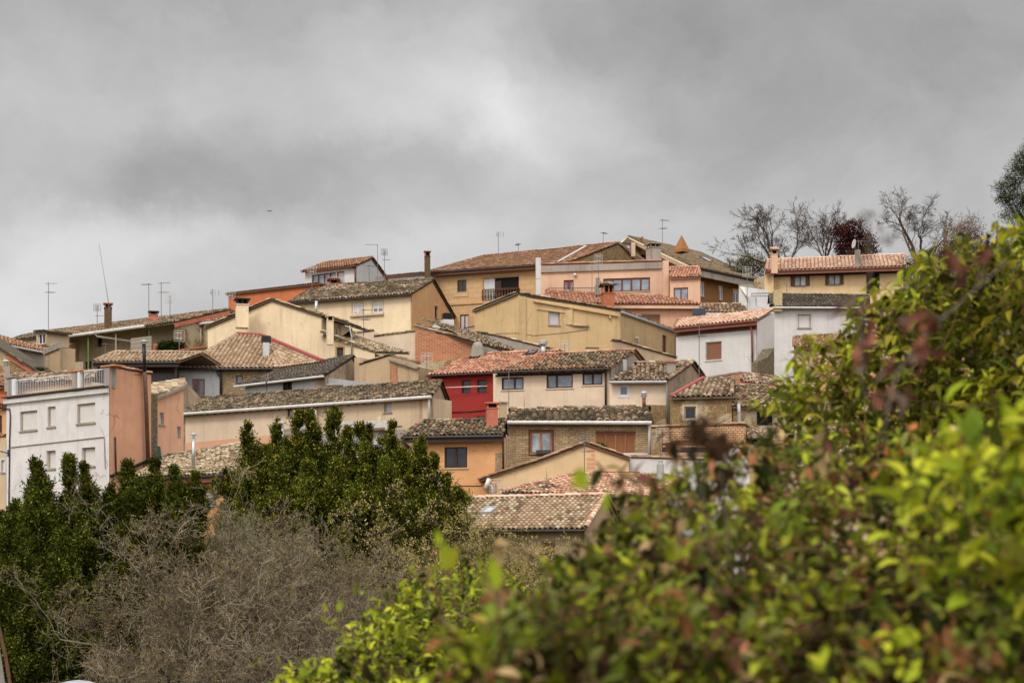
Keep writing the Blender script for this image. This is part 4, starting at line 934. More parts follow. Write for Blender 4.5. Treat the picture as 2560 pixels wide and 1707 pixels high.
# --- cream house with shutters, ochre gable
h=house('shuttered_house','tall cream house with ochre gable end and two half closed roller shutters',930,800,140)
R=roof(h,(722,757),(1029,734),142,[(1084,700),(793,716)],pal='olddark',slope=.36,gut='dark',jit=1.1,pitch=.3,L=.38,pal2='mix',p2=lambda c:-.15,back=1.35,gr=.07,edges='trl')
frontwall(R,733,1027,'creamy',[(881,757,907,784,'g',{'half':.86,'fr':'whiteframe','gl':'g_dark','sill':False,'surr':'beige'}),(931,754,957,781,'g',{'half':.62,'fr':'whiteframe','gl':'g_grey','sill':False,'surr':'beige'})],.4,depth=.7)
q=front(R,.4); pbox(h,'window_ledge',q,876,785,960,790,-.22,0,'beige'); gable(R,'R','ochre',[(1087,765,1095,796,'d',{'sill':True})],k=1.35)
chimney(h,1101,781,1134,852,127.5,'white2',cap='louvre',capmat='dark',h2=.55,rot=.3); wall(h,plane_px(1076,128.4,1100,127.8),[(1076,822),(1090,806),(1101,806)],'white2',(),.5)
railing(h,plane_px(1140,131,1190,130),1138,826,842,1188,815,835,'dark',10,.03,name='balcony_railing')
# --- orange long wall
h=house('rust_orange_house','long rust orange wall edged with tiles behind the cream gable',680,740,150)
pl=plane_px(570,153,800,148); wall(h,pl,[(571,738),(800,711)],'orange',(),4); roofp(h,[pl.px(568,736,-.25),pl.px(802,709,-.25),pl.px(802,705,2.),pl.px(568,732,2.)],'brick',jit=.2); 
# --- top small white house
h=house('hilltop_house','small white house on the skyline with red tile roof and glazed corner room',860,690,151)
R=roof(h,(754,679),(890,663),152,[(931,645),(806,659)],pal='redbrown',slope=.36,jit=.3,pitch=.28,L=.38,back=1.05,edges='tr',gut='brownpaint',gr=.05)
frontwall(R,763,888,'white2',[(780,684,840,716,'g',{'gl':'g_grey','fr':'darkframe','n':4,'sill':False}),(842,679,861,709,'g',{'gl':'rollgrey','fr':'darkframe','n':1})],.4,depth=.7)
chimney(h,819,697,846,716,149.5,'terracotta',cap='tile',pal='orange',h2=.45,rot=.2)
gable(R,'R','greywhite'); downpipe(h,front(R,.3),[(882,667),(889,674),(890,710)],'brownpaint',.08)
h=house('low_wall','white parapet with tile coping and thin balustrade left of the tall chimney',1010,695,149)
pl=plane_px(968,151,1062,149); wall(h,pl,[(970,693),(1062,684)],'white2',(),1.,name='wall_panel'); roofp(h,[pl.px(966,692,-.25),pl.px(1062,683,-.25),pl.px(1062,679,1.),pl.px(972,688,1.)],'mix',jit=.3); railing(h,pl,962,700,706,1058,691,700,'brownpaint',24,.02,-1.5); h['category']='wall'
# --- big ochre house
h=house('mansion','large ochre ashlar house with wide red brown roof and shaded balcony loggia',1250,740,149)
R=roof(h,(1070,681),(1418,657),150,[(1546,608),(1208,642)],pal='redbrown',slope=.36,gut='dark',jit=.25,pitch=.28,L=.36,fascia='brownframe',back=.9,edges='trl',pal2='brick',p2=lambda c:-.3)
frontwall(R,1076,1395,'ashlar',[(1143,700,1166,729,'g',{'gl':'g_dark','fr':'brownframe'}),(1207,690,1299,752,'d',{'sill':False,'dep':.16,'fr':'ochre','fw':.12}),(1150,786,1172,830,'door',{'gl':'rollgrey','fr':'brownframe'})],.6)
q=front(R,.6); pbox(h,'inner_wall',q,1210,697,1236,750,.10,.15,'greywhite'); pbox(h,'inner_door',q,1237,702,1252,750,.09,.14,'darkframe'); pbox(h,'stone_belt',q,1076,757,1225,762,-.12,0,'ochre'); pbox(h,'stone_panel',q,1136,731,1172,742,-.05,0,'ashlar')
railing(h,q,1207,725,754,1299,720,751,'brownframe',13,.03,-.08,'balustrade',balu=1)
gp=Plane(R.B,R.T[0]); wall(h,gp,[(1419,661),(1546,612),(1616,658)],'slabs',(),.8)
bk=R.T[0]+(R.T[0]-R.B)*.55; bk.z=R.B.z+.7; m=MB(); m.beam(R.T[0],P(1622,660,160),.3,.25); m.build('verge',M['concrete2'],h)
m=MB(); up=V((0,0,.16)); t=lambda u,v:(R.A.lerp(R.B,u)).lerp(R.T[1].lerp(R.T[0],u),v)+up
m.beam(t(.93,.02),t(.79,.93),.25,.05); m.build('mortar_strip',M['antlight'],h); m=MB(); m.beam(t(.42,.97),t(.62,.98),.3,.05); m.build('mortar_strip',M['antlight'],h)
chimney(h,1060,627,1076,695,148.4,'chimold',capmat='terracotta',h2=.55,rot=.2)
# --- brown brick house at the top
h=house('villa','brown brick villa under a long brown hipped roof with two skylights',1800,730,152)
R=roof(h,(1725,665),(1900,702),148,[(1747,632),(1570,592)],pal='brown',slope=.36,gut='dark',jit=.2,pitch=.27,L=.34,back=0,edges='trl')
wn={'fr':'whiteframe','gl':'g_blue','half':.3}
frontwall(R,1738,1894,'brownbrick',[(1750,703,1762,741,'g',dict(wn)),(1797,714,1808,750,'g',dict(wn)),(1833,722,1848,760,'g',dict(wn))],1.1)
m=MB(); m.box(R.A+R.n*.05-V((0,0,.75)),R.U*(R.B-R.A).length,R.n*.15,V((0,0,.6))); m.build('concrete_eave',M['concrete'],h)
gp=Plane(R.T[1]+V((.5,.6,0)),R.A+V((.5,.6,0))); wall(h,gp,[(1574,606),(1724,674)],'brownbrick',[(1676,652,1694,668,'d'),(1582,606,1604,648,'d',{'sill':False})],.8)
m=MB(); d=V((0,0,-.22)); m.beam(R.T[1]+d-V((.2,.2,0)),R.A+d-V((.2,.2,0)),.3,.4); m.build('verge_beam',M['beige'],h); m=MB(); m.beam(R.T[1]+d,P(1549,612,164),.3,.3); m.build('verge_beam',M['beige'],h)
roofp(h,[P(1552,612,160),P(1556,606,166),R.T[1]+V((3,5,0)),R.T[1]],'brown',tiles=False)
m=MB(); m.beam(P(1583,607,154),P(1583,642,154),.38); m.build('porch_column',M['beige'],h)
chimney(h,1617,607,1653,665,145,'concrete',capmat='concrete2',h2=.4,rot=.3); skylight4(h,R,[(1750,646),(1762,646),(1783,657),(1772,658)]); skylight4(h,R,[(1696,622),(1706,623),(1723,631),(1714,631)])
m=MB(); m.lathe(P(1704,624,157),[(.78,-.3),(.76,0),(.02,1.42)],4); m.build('pyramid_chimney',M['brownbrick'],h)
# --- pink house
h=house('pink_house','pale pink house with wide brown ribbon window and orange tiled porch roof',1560,740,141)
pl=plane_px(1352,144.,1657,142.); 
wall(h,pl,[(1352,664),(1656,655)],'pink2',[(1409,700,1434,744,'g',{'gl':'g_grey','fr':'brownframe','name':'door','curt':'tie','sill':False,'n':2}),(1508,695,1625,729,'g',{'gl':'g_grey','fr':'brownframe','n':5,'sm':'pink2','fw':.12})],4)
pbox(h,'parapet_band',pl,1352,661,1655,677,-.2,0,'concrete'); coping(h,pl,[(1354,662),(1655,653)],'orange',.5,'tile_coping')
m=MB(); m.lathe(pl.px(1438,688,-.15),[(.1,-.1),(.16,0),(.1,.12)],12); m.build('wall_light',M['whitemetal'],h)
chimney(h,1339,644,1352,760,141.5,'white2',cap='none',rot=.1); chimney(h,1657,651,1672,760,139.6,'pink2',cap='none',rot=.1); chimney(h,1488,692,1502,714,139,'concrete',cap='louvre',capmat='zinc',h2=.7,rot=.2)
railing(h,pl.shift(-1.4),1370,721,745,1500,719,743,'dark',30,.02,0,'balcony_railing')
R=roof(h,(1674,695),(1752,692),138.6,[(1746,669),(1673,671)],pal='orange',slope=.45,jit=.3,pitch=.27,edges='tr',back=.3); frontwall(R,1675,1751,'pink2',[(1684,719,1720,754,'g',{'gl':'g_grey','fr':'brownframe'})],.25)
R=roof(h,(1365,759),(1753,761),136,[(1752,757),(1652,739),(1537,735),(1362,724)],pal='orange',slope=.36,jit=.4,pitch=.3,L=.36,edges='',back=0,fascia='pink2')
frontwall(R,1480,1740,'peach',[(1602,785,1651,808,'r',{'gl':'rollbrown'})],.5)
chimney(h,1503,710,1537,775,134,'chimbrick',cap='tile',pal='mix',h2=.75,rot=.2)
h=house('tiled_outbuilding','outbuilding with stubby barrel tile roof below the brown villa',1810,790,132)
R=roof(h,(1752,783),(1868,782),132,[(1856,762),(1752,763)],pal='mix',slope=.42,gut='gutwhite',jit=.8,pitch=.33,edges='t',back=.3,L=.4); frontwall(R,1752,1868,'white2',(),.3)
h=thing('solar_panel','dark solar panel on a stand between pink house and tiled outbuilding','solar panel',P(1747,800,129))
m=MB(); a=P(1731,789,129); m.box(a,V((1.1,0,0)),V((0,.35,.6)),V((0,-.05,.03))); m.build('panel',M['solar'],h)
m=MB(); m.box(a+V((0,.1,-.8)),V((1.1,0,0)),V((0,.5,0)),V((0,0,.75))); m.build('tank',M['white2'],h)
h=house('white_annex','white annex with leaning grey corrugated roof below the hilltop trees',1880,770,133)
pl=plane_px(1846,134.5,1874,133.4); wall(h,pl,[(1847,716),(1849,716),(1873,780)],'white2',(),3); pl2=plane_px(1868,131.4,1920,130.8); wall(h,pl2,[(1870,742),(1887,741),(1888,766),(1919,768)],'greywhite',(),.4)
m=MB(); m.add([P(1845,712,134.4),P(1872,752,133.4),P(1902,750,138),P(1882,711,139)],[(0,1,2,3)],None,[(0,0),(0,2),(2.4,2),(2.4,0)]); m.build('corrugated_roof',M['corr'],h)
railing(h,plane_px(1880,134,1925,133),1880,734,742,1925,733,742,'dark',8,.02)
wall(h,plane_px(1885,150,1930,149),[(1885,700),(1905,690),(1930,694)],'rubble2',(),.5)
# --- white house right
h=house('white_house','white house with brown eaves and brown roller shutter right of centre',1800,860,117)
R=roof(h,(1686,819),(1891,800),118,[(1935,772),(1697,799)],pal='peach',slope=.36,gut='brownpaint',jit=.2,pitch=.3,L=.38,fascia='brownpaint',edges='r',back=0,gr=.08)
frontwall(R,1690,1890,'white2',[(1764,854,1804,900,'r',{'gl':'rollbrown','sm':'white2'})],.5); pbox(h,'timber_soffit',front(R,.44),1688,822,1890,832,-.02,.04,'brownframe')
pr=side(R,'R'); wall(h,pr,[(1893,805),(1936,781)],'white2',(),.6); downpipe(h,front(R,.35),[(1872,806),(1877,816),(1881,830),(1883,935)],'brownpaint',.08); downpipe(h,front(R,.1),[(1883,935),(1896,944),(1917,955)],'brownpaint',.08)
h=house('dry_stone_wall','rough dry stone wall stub between the two white houses',1915,920,114)
pl=plane_px(1895,113,1937,114.6); wall(h,pl,[(1896,903),(1918,893),(1935,870)],'drystone',(),.8,name='wall_panel'); h['category']='wall'
h=house('tall_white_house','tall white house with charcoal tile roof partly hidden by green foliage',2030,850,125)
R=roof(h,(1930,767),(2170,768),124,[(2170,742),(1925,739)],pal='grey',slope=.42,gut='gutwhite',jit=.3,pitch=.25,L=.34,edges='tl',back=.4,edger=.15)
frontwall(R,1936,2170,'white2',[(1995,786,2027,820,'r',{'gl':'rollwhite','surr':'greywhite'}),(2120,905,2150,940,'g')],.4); chimney(h,1935,725,1956,752,124,'yelbrick',cap='none',rot=.05)
h=house('yellow_villa','yellow house at upper right with brown shutters and pinkish tile roof',2090,710,140)
R=roof(h,(1912,677),(2262,666),140,[(2262,638),(1916,652)],pal='peach',slope=.36,jit=.15,pitch=.33,L=.5,fascia='brownpaint',edges='tr',back=.8,gut='brownpaint',gr=.06)
frontwall(R,1928,2258,'yellow',[(1985,687,2016,715,'g',{'shut':1,'gl':'g_curt'}),(2071,684,2101,712,'g',{'shut':1,'gl':'g_curt'}),(2165,682,2200,735,'d',{'sill':False})],.95); 
pl=front(R,.9); pbox(h,'timber_soffit',pl,1914,682,2258,688,-.1,-.02,'darkframe')
for i,(x0,x1) in enumerate([(1940,1950),(1940,1946),(1940,1950),(1940,1946)]): pbox(h,'quoin_stones',pl,x0,694+i*8,x1,700+i*8,.03,.12,'ashlar')
chimney(h,1927,623,1945,660,139.6,'pink2',cap='tile',pal='peach',h2=.45,rot=.1); chimney(h,2139,624,2151,654,138.6,'concrete',cap='none')
gable(R,'L','yellow',k=.6,inset=.75)
# roofs seen through the foliage
h=house('tiled_house','orange tiled roof glimpsed through the privet leaves at right',2250,930,108)
R=roof(h,(2020,985),(2420,990),106,[(2420,885),(2040,880)],pal='orange',slope=.42,jit=1,pitch=.3,back=.5,pal2='mix',p2=lambda c:-.1); frontwall(R,2030,2410,'beige',(),.4)
R=roof(h,(1985,870),(2110,862),115,[(2110,838),(1985,845)],pal='brick',slope=.42,jit=1,back=.5); frontwall(R,1985,2110,'beige',(),.4)
h=house('long_barn','pale barn with tan tiles almost hidden behind the right hand foliage',2150,1120,84)
R=roof(h,(1990,1170),(2300,1172),86,[(2300,1040),(1990,1036)],pal='tan',slope=.42,jit=1,back=.5); frontwall(R,1990,2290,'beige',(),.4)
# --- long old house, top left
h=house('porch_house','long old house on the left skyline with sagging tile roof and deep porch',300,860,135)
R=roof(h,(112,849),(437,806),142,[(574,775),(128,828)],pal='old',slope=.30,jit=1.5,pitch=.27,L=.36,pal2='brick',p2=lambda c:-.22,edges='rt',back=.7)
pb_=frontwall(R,147,437,'oliveshade',[(242,843,255,867,'d'),(366,829,375,851,'d'),(213,903,229,932,'door',{'gl':'g_dark','fr':'darkframe','n':1})],2.2)
fr_=front(R,.3)
for x,y0,y1,mt in ((149,848,960,'green'),(221,842,935,'green'),(290,834,900,'greywood'),(373,822,885,'rust')): m=MB(); m.beam(fr_.px(x,y0),fr_.px(x,y1),.13); m.build('porch_post',M[mt],h)
m=MB(); m.tube([fr_.px(108,851,-.35),fr_.px(371,816,-.35)],.14,10); m.build('gutter',M['gutwhite'],h)
pipe(h,'downpipe',[fr_.px(246,836,-.3),fr_.px(248,841,-.2),fr_.px(308,850,.8),fr_.px(315,856,1.5),fr_.px(318,890,1.6)],'gutwhite',.09)
gable(R,'R','rubble2',k=.5); m=MB(); d=V((0,0,-.22)); m.beam(R.B+d,R.T[0]+d,.12,.34); m.build('verge_board',M['terracotta'],h)
wall(h,plane_px(149,138,200,141.6),[(149,872),(198,850)],'tan',(),.3); chimney(h,256,757,279,806,140,'chimold',capmat='terracotta',h2=.45,rot=.3)
chimney(h,368,777,394,788,139,'terracotta',cap='slab',h2=.35,capmat='dark',sink=.4)
dp=plane_px(90,137.6,114,136.6); wall(h,dp,[(91,831),(114,829)],'beige',[(95,833,113,860,'g',{'fr':'whiteframe','gl':'g_dark'})],2.5,bottom=[(90,866)]); roofp(h,[dp.px(88,830,-.2),dp.px(116,828,-.2),dp.px(118,826,2.5),dp.px(90,828,2.5)],'old')
pbox(h,'plank_fence',plane_px(160,132,210,131.5),164,905,207,940,0,.06,'palewood')
R=roof(h,(28,851),(94,843),143,[(128,828),(60,840)],pal='old',slope=.3,jit=1.3,back=.3); frontwall(R,32,92,'cream',(),.3)
R=roof(h,(476,811),(547,802),134.4,[(578,782),(484,799)],pal='mix',slope=.3,jit=1.2,gut='gutwhite',back=.3,gr=.1); frontwall(R,480,560,'rubble2',[(488,824,501,849,'d',{'surr':'beige'})],.3)
downpipe(h,front(R,.15),[(497,814),(503,822),(504,858)],'gutwhite',.08)
h=house('lean_to','tiny white lean-to with corrugated roof beside the ivy under the porch house',360,880,131)
pl=plane_px(341,131.6,381,130.4); wall(h,pl,[(341,866),(381,864)],'white2',[(359,868,374,884,'g',{'fr':'whiteframe','gl':'g_blue'})],1.5); m=MB(); m.beam(pl.px(332,865,-.2),pl.px(384,859,-.2),.06,1.2); m.build('corrugated_roof',M['corr'],h); wall(h,plane_px(381,130.3,400,130),[(381,860),(388,858),(400,880)],'terracotta',(),.4)
h=house('long_shed','low shed with grey corrugated roof right of the ivy',490,875,128)
pl=plane_px(440,129.4,524,128); wall(h,pl,[(460,876),(524,868)],'beige',(),1); m=MB(); a,b=pl.px(436,872,-.5),pl.px(524,861,-.5); m.add([a,b,b+pl.n*2.4+V((0,0,.5)),a+pl.n*2.4+V((0,0,.5))],[(0,1,2,3)],None,[(0,0),(2.8,0),(2.8,2),(0,2)]); m.build('corrugated_roof',M['corrdark'],h); beamp(h,'fascia_board',pl,(452,876),(524,867),.16,.1,'terracotta',-.3)
# --- corner at bottom left
h=house('cottage','pale gable with orange verge tiles cut off at the bottom left corner',-20,1720,36)
pl=plane_px(-120,36,28,37); wall(h,pl,[(-120,1480),(-8,1570),(12,1700),(16,1760)],'concrete',(),.5)
m=MB()
for a,b in zip([(-6,1556),(2,1590),(14,1640),(22,1690)],[(2,1590),(14,1640),(22,1690),(30,1740)]): arch(m,pl.px(b[0]-5,b[1],-.1),pl.px(a[0]-5,a[1],-.1),.05,.04,-pl.n,S(112,80,60))
m.build('verge_tiles',TILE,h)
t=thing('parked_van','white van with only its curved roof showing at the bottom left','van',P(75,2100,33))
def van(t):
    c=P(72,1735,33); m=MB(); prof=[(-.52,-.16),(-.44,-.07),(-.25,-.01),(0,.02),(.25,-.01),(.44,-.07),(.52,-.16),(.60,-.7),(.64,-1.9),(-.64,-1.9),(-.60,-.7)]
    n=len(prof); vs=[]
    for y,s in ((0,.97),(.15,1),(3.8,1),(4,.96)):
        for a,b in prof: vs.append(c+V((a*s,y,b-(.1 if y in(0,4) else 0))))
    fs=[(i,(i+1)%n,(i+1)%n+n,i+n) for i in range(n)]; F_=[tuple(k+j*n for k in f) for j in range(3) for f in fs]+[tuple(range(n))[::-1],tuple(range(3*n,4*n))]
    m.add(vs,F_); m.build('body',M['vanwhite'],t,True)
    m=MB(); m.box(c+V((-.48,-.03,-.75)),V((.96,0,0)),V((0,.03,0)),V((0,0,.5))); m.build('windscreen',M['g_dark'],t)
    for x in(-.62,.5):
        for y in(.7,3.2): m=MB(); m.tube([c+V((x,y,-1.85)),c+V((x+.15,y,-1.85))],.32,16); m.build('wheel',M['black'],t)
    m=MB(); m.beam(c+V((-.6,-.04,-.2)),c+V((.6,-.04,-.2)),.05); m.build('roof_trim',M['dark'],t)
van(t)
# ------------------------------------------------------------------ aerials
A_=[(121,706,850,139,'double','tall thin aerial above the dormer at far left',.3),(243,763,812,136,'dpanel','short double aerial just left of the tapering brick chimney',.2),
(372,708,784,134,'yagi','aerial with drooping side array left of the pair above the porch house',2.6),(403,705,786,133,'double','tallest of the three aerials above the porch house ridge',0.),
(425,738,782,133,'panel','short dark aerial third from left above the porch house ridge',.5),(532,724,775,134,'vert','aerial with paired upright rods left of the rust orange wall',.1),
(577,727,800,140,'panel','pale grid aerial standing at the left end of the rust orange wall',.1),(448,831,925,117,'panel','large pale grid aerial in front of the ivy',.2),
(263,857,918,118,'yagi','small aerial on a short mast above the tan barn roof',1.),(944,612,706,146,'arm','aerial with long side arm above the small hilltop house',0),
(961,625,700,146,'dpanel','aerial right of the long armed one at the hilltop gable',.4),(923,662,706,145,'yagi','low dark aerial against the hilltop house gable',.8),
(909,772,832,128,'double','aerial in front of the shuttered cream wall',.5),(780,668,716,146,'panel','grid aerial before the glazed corner of the hilltop house',.1),
(1246,580,645,152,'vert','aerial with upright rods on the ridge of the ochre mansion',.2),(1296,608,640,152,'yagi','tiny aerial on the mansion ridge right of the rod aerial',1.8),
(1480,642,722,138,'yagi','left aerial of the pair in front of the pink house',.9),(1496,640,742,137.5,'panel','right aerial of the pair in front of the pink house',.3),
(1067,888,935,109,'panel','pale aerial in front of the brick gable',.2),(1412,858,888,110,'panel','white grid aerial on the ridge behind the red house',.1),
(1656,548,618,151,'double','tall aerial on the ridge of the brown villa',.6),(1868,672,770,131,'panel','grid aerial beside the leaning corrugated roof',.1),
(1748,806,960,101.5,'double','tall aerial mast in front of the white house with brown eaves',.3),(1272,914,1030,100,'yagi','thin aerial mast before the left window of the three window house',.7),
(1461,1086,1180,85.8,'dpanel','blue grey aerial at the apex of the yellow gable',.3),(1656,1076,1122,93.6,'panel','faint grid aerial against the openwork brick wall',.1),
(1508,580,612,158,'yagi','very thin aerial behind the mansion ridge near the villa',1.),(1967,700,744,137,'arm','bare mast against the yellow villa wall',0),
(2146,600,630,137.8,'yagi','aerial on the right chimney of the yellow villa',.5),(1240,1205,1250,85.5,'panel','pale grid aerial beside the white downpipe of the yellow gable',.5)]
for x,a,b,Y,k,lab,fc in A_: antenna(x,a,b,Y,k,lab,face=fc)
t=thing('whip_aerial','very long leaning whip aerial above the tapering brick chimney','antenna',P(274,770,134)); m=MB(); m.tube([P(274,775,134),P(262,700,134),P(247,606,134)],[.035,.02,.012],5); m.build('mast',M['antenna'],t)
t=thing('utility_pole','weathered timber utility pole on the hill behind the yellow villa','pole',P(2363,640,163)); m=MB(); a=P(2363,566,163); m.tube([a-V((0,0,5)),a],[.22,.17],8); m.build('post',M['greywood'],t); m=MB(); m.beam(a+V((-.2,0,-.25)),a+V((1.0,0,-.3)),.1); m.build('cross_arm',M['dark'],t)
t=thing('overhead_cable','single cable sagging from the utility pole toward the yellow villa','cable',P(2363,575,163)); m=MB(); a=P(2363,575,163); b=P(2152,640,139); m.tube([a.lerp(b,i/12)-V((0,0,1.4*(1-(2*i/12-1)**2))) for i in range(13)],.02,4); m.build('strand',M['dark'],t)
t=thing('satellite_dish','satellite dish with orange spot on the right chimney of the yellow villa','satellite dish',P(2140,640,138)); c=P(2138,610,138)
m=MB(); m.tube([c+V((.1,.1,-.6)),c],.03,6); m.build('arm',M['antenna'],t)
m=MB(); ax=V((-.97,-.22,.12)).normalized(); m.tube([c,c+ax*.05,c+ax*.1,c+ax*.14],[.05,.25,.36,.40],16); m.build('dish',M['antlight'],t)
t=thing('satellite_dish','small satellite dish edge on above the white cottage gutter','satellite dish',P(667,985,108)); c=P(670,948,108)
m=MB(); m.tube([P(667,990,108),P(667,955,108),c],.03,6); m.build('arm',M['dark'],t); m=MB(); ax=V((-.95,-.2,.3)).normalized(); m.tube([c,c+ax*.04,c+ax*.1],[.05,.3,.42],16); m.build('dish',M['zinc'],t)
t=thing('barbecue','round black kettle barbecue by the balcony railing of the pink house','barbecue',P(1476,745,140)); m=MB(); m.lathe(P(1476,740,141),[(.05,-.35),(.25,-.3),(.38,-.05),(.38,.02),(.28,.22),(.05,.32)],14); m.build('bowl',M['black'],t,True); m=MB(); m.tube([P(1476,752,141),P(1476,741,141)],.05,6); m.build('leg',M['black'],t)

t=thing('bird','tiny dark bird gliding in the grey sky above the left roofs','bird',P(673,528,170)); c_=P(673,528,170); m=MB()
m.add([c_+V((0,-.12,0)),c_+V((.0,.2,0)),c_+V((-.36,.05,.09)),c_+V((.36,.02,.07)),c_+V((-.16,-.07,.06)),c_+V((.16,-.08,.06)),c_+V((0,.05,-.04))],[(0,4,1),(4,2,1),(0,1,5),(5,1,3),(0,6,4),(0,5,6),(1,4,6),(1,6,5)]); m.build('body',M['black'],t)

for i,(p,q,s) in enumerate([(P(380,960,88),P(615,1010,100),.5),(P(1130,1000,96),P(1262,1075,94),.4),(P(1640,1075,92),P(1850,1030,93),.5),(P(980,700,146),P(1071,684,149),.3),(P(1548,600,150),P(1690,700,142),.6)]):
    t=thing('overhead_cable',['thin cable from the salmon wall to the long low house','thin cable between the red house and brick house gutter','thin cable above the openwork brick wall','thin cable from the hilltop house to the ochre mansion','thin cable falling from the mansion ridge to the pink house'][i],'cable',p); m=MB()
    m.tube([p.lerp(q,k_/10)-V((0,0,s*(1-(2*k_/10-1)**2))) for k_ in range(11)],.013,4); m.build('strand',M['dark'],t)
# ================================================================== vegetation
def nrmz(a): return a/np.maximum(np.linalg.norm(a,axis=1,keepdims=True),1e-9)
def npmesh(name,v,f,col,mat,parent,smooth=False):
    """v (n,3) float, f (m,k) int with equal k, col per face"""
    me=bpy.data.meshes.new(name); n,m,k=len(v),len(f),f.shape[1]
    me.vertices.add(n); me.vertices.foreach_set('co',np.ascontiguousarray(v,dtype=np.float32).ravel())
    me.loops.add(m*k); me.loops.foreach_set('vertex_index',np.ascontiguousarray(f,dtype=np.int32).ravel())
    me.polygons.add(m); me.polygons.foreach_set('loop_start',np.arange(0,m*k,k,dtype=np.int32))
    if smooth: me.polygons.foreach_set('use_smooth',np.ones(m,dtype=bool))
    if col is not None:
        at=me.attributes.new('tcol','FLOAT_COLOR','FACE'); a=np.ones((m,4),dtype=np.float32); a[:,:3]=col; at.data.foreach_set('color',a.ravel())
    me.update(calc_edges=True)
    return link(name,me,mat,parent)
def rand_dirs(n,up=0.):
    d=npr.normal(size=(n,3)); d=nrmz(d); d[:,2]+=up; return nrmz(d)
def leaves(name,base,D,L,Wd,col,mat,parent,detail=False,curl=.25,roll=None):
    n=len(base); r=rand_dirs(n) if roll is None else roll
    S_=nrmz(np.cross(D,r)); Nn=np.cross(S_,D); L=L[:,None]; Wd=Wd[:,None]
    if not detail:
        v=np.stack([base,base+D*L*.45+S_*Wd/2+Nn*Wd*.18,base+D*L,base+D*L*.45-S_*Wd/2+Nn*Wd*.18],1).reshape(-1,3)
        o=np.arange(n)[:,None]*4; f=np.concatenate([o+[0,1,2],o+[0,2,3]],1).reshape(-1,3); c=np.repeat(col,2,axis=0)
        return npmesh(name,v,f,c,mat,parent)
    pts=[base]
    for t,wd,dr in ((.22,.72,.0),(.5,1.,.35),(.78,.62,.8)):
        m=base+D*L*t-Nn*L*curl*dr*t
        pts+= [m+S_*Wd*wd/2+Nn*Wd*.2*wd, m, m-S_*Wd*wd/2+Nn*Wd*.2*wd]
    pts.append(base+D*L*.98-Nn*L*curl*1.15)
    v=np.stack(pts,1).reshape(-1,3); o=np.arange(n)[:,None]*11
    q=[[0,1,2,2],[0,2,3,3],[1,4,5,2],[2,5,6,3],[4,7,8,5],[5,8,9,6],[7,10,10,8],[8,10,10,9]]
    tri=[[0,1,2],[0,2,3],[1,4,5],[1,5,2],[2,5,6],[2,6,3],[4,7,8],[4,8,5],[5,8,9],[5,9,6],[7,10,8],[8,10,9]]
    f=np.concatenate([o+t for t in tri],1).reshape(-1,3); c=np.repeat(col,12,axis=0)
    return npmesh(name,v,f,c,mat,parent,True)
def tubes(polys,rads,sides=3):
    """polys (n,s,3), rads (n,s) -> verts, faces"""
    n,s,_=polys.shape
    T=np.zeros_like(polys); T[:,:-1]=polys[:,1:]-polys[:,:-1]; T[:,-1]=T[:,-2]
    T=T/np.maximum(np.linalg.norm(T,axis=2,keepdims=True),1e-9)
    ref=np.array([.31,.87,.38]); X=np.cross(T,ref); X/=np.maximum(np.linalg.norm(X,axis=2,keepdims=True),1e-9); Y=np.cross(T,X)
    ang=np.arange(sides)*2*np.pi/sides
    v=polys[:,:,None,:]+(X[:,:,None,:]*np.cos(ang)[None,None,:,None]+Y[:,:,None,:]*np.sin(ang)[None,None,:,None])*rads[:,:,None,None]
    idx=np.arange(n*s*sides).reshape(n,s,sides)
    a=idx[:,:-1]; b=np.roll(a,-1,axis=2); d=idx[:,1:]; c=np.roll(d,-1,axis=2)
    f=np.stack([a,b,c,d],-1).reshape(-1,4)
    return v.reshape(-1,3),f
def grow(root,dirs,lens,rads,levels,segs=5,wander=.22):
    """branching skeleton, one array per level; returns [(polys,rads)...] and the tips"""
    out=[]; P0,D0,L0,R0=[np.asarray(a,float) for a in (root,dirs,lens,rads)]
    for li,(nch,lr,rr,spread,up,t0) in enumerate(levels+[(0,0,0,0,0,0)]):
        n=len(P0); s=segs if li<3 else max(3,segs-1); pts=[P0]; d=D0.copy(); dl=[D0]
        for k in range(s):
            d=nrmz(d+npr.normal(size=(n,3))*wander/math.sqrt(s)*1.4+np.array([0,0,levels[min(li,len(levels)-1)][4]/s]))
            pts.append(pts[-1]+d*(L0/s)[:,None]); dl.append(d)
        polys=np.stack(pts,1); dd=np.stack(dl,1); tt=np.linspace(0,1,s+1)[None,:]; rr_=R0[:,None]*(1-.62*tt); out.append((polys,rr_))
        if nch==0: break
        m=n*nch; pi=np.repeat(np.arange(n),nch); t=(t0+(1-t0)*npr.random(m)); 
        t[::nch]=1.0
        fi=t*s; i0=np.minimum(fi.astype(int),s-1); fr=(fi-i0)[:,None]
        base=polys[pi,i0]*(1-fr)+polys[pi,i0+1]*fr; dr=dd[pi,i0+1]
        P1=base; D1=nrmz(dr+rand_dirs(m)*spread*npr.uniform(.6,1.2,(m,1))); L1=L0[pi]*lr*npr.uniform(.6,1.25,m)*(1.15-.5*t); R1=np.maximum(R0[pi]*rr*(1-.45*t),.004)
        P0,D0,L0,R0=P1,D1,L1,R1
    return out,out[-1][0][:,-1],nrmz(out[-1][0][:,-1]-out[-1][0][:,-2]),out
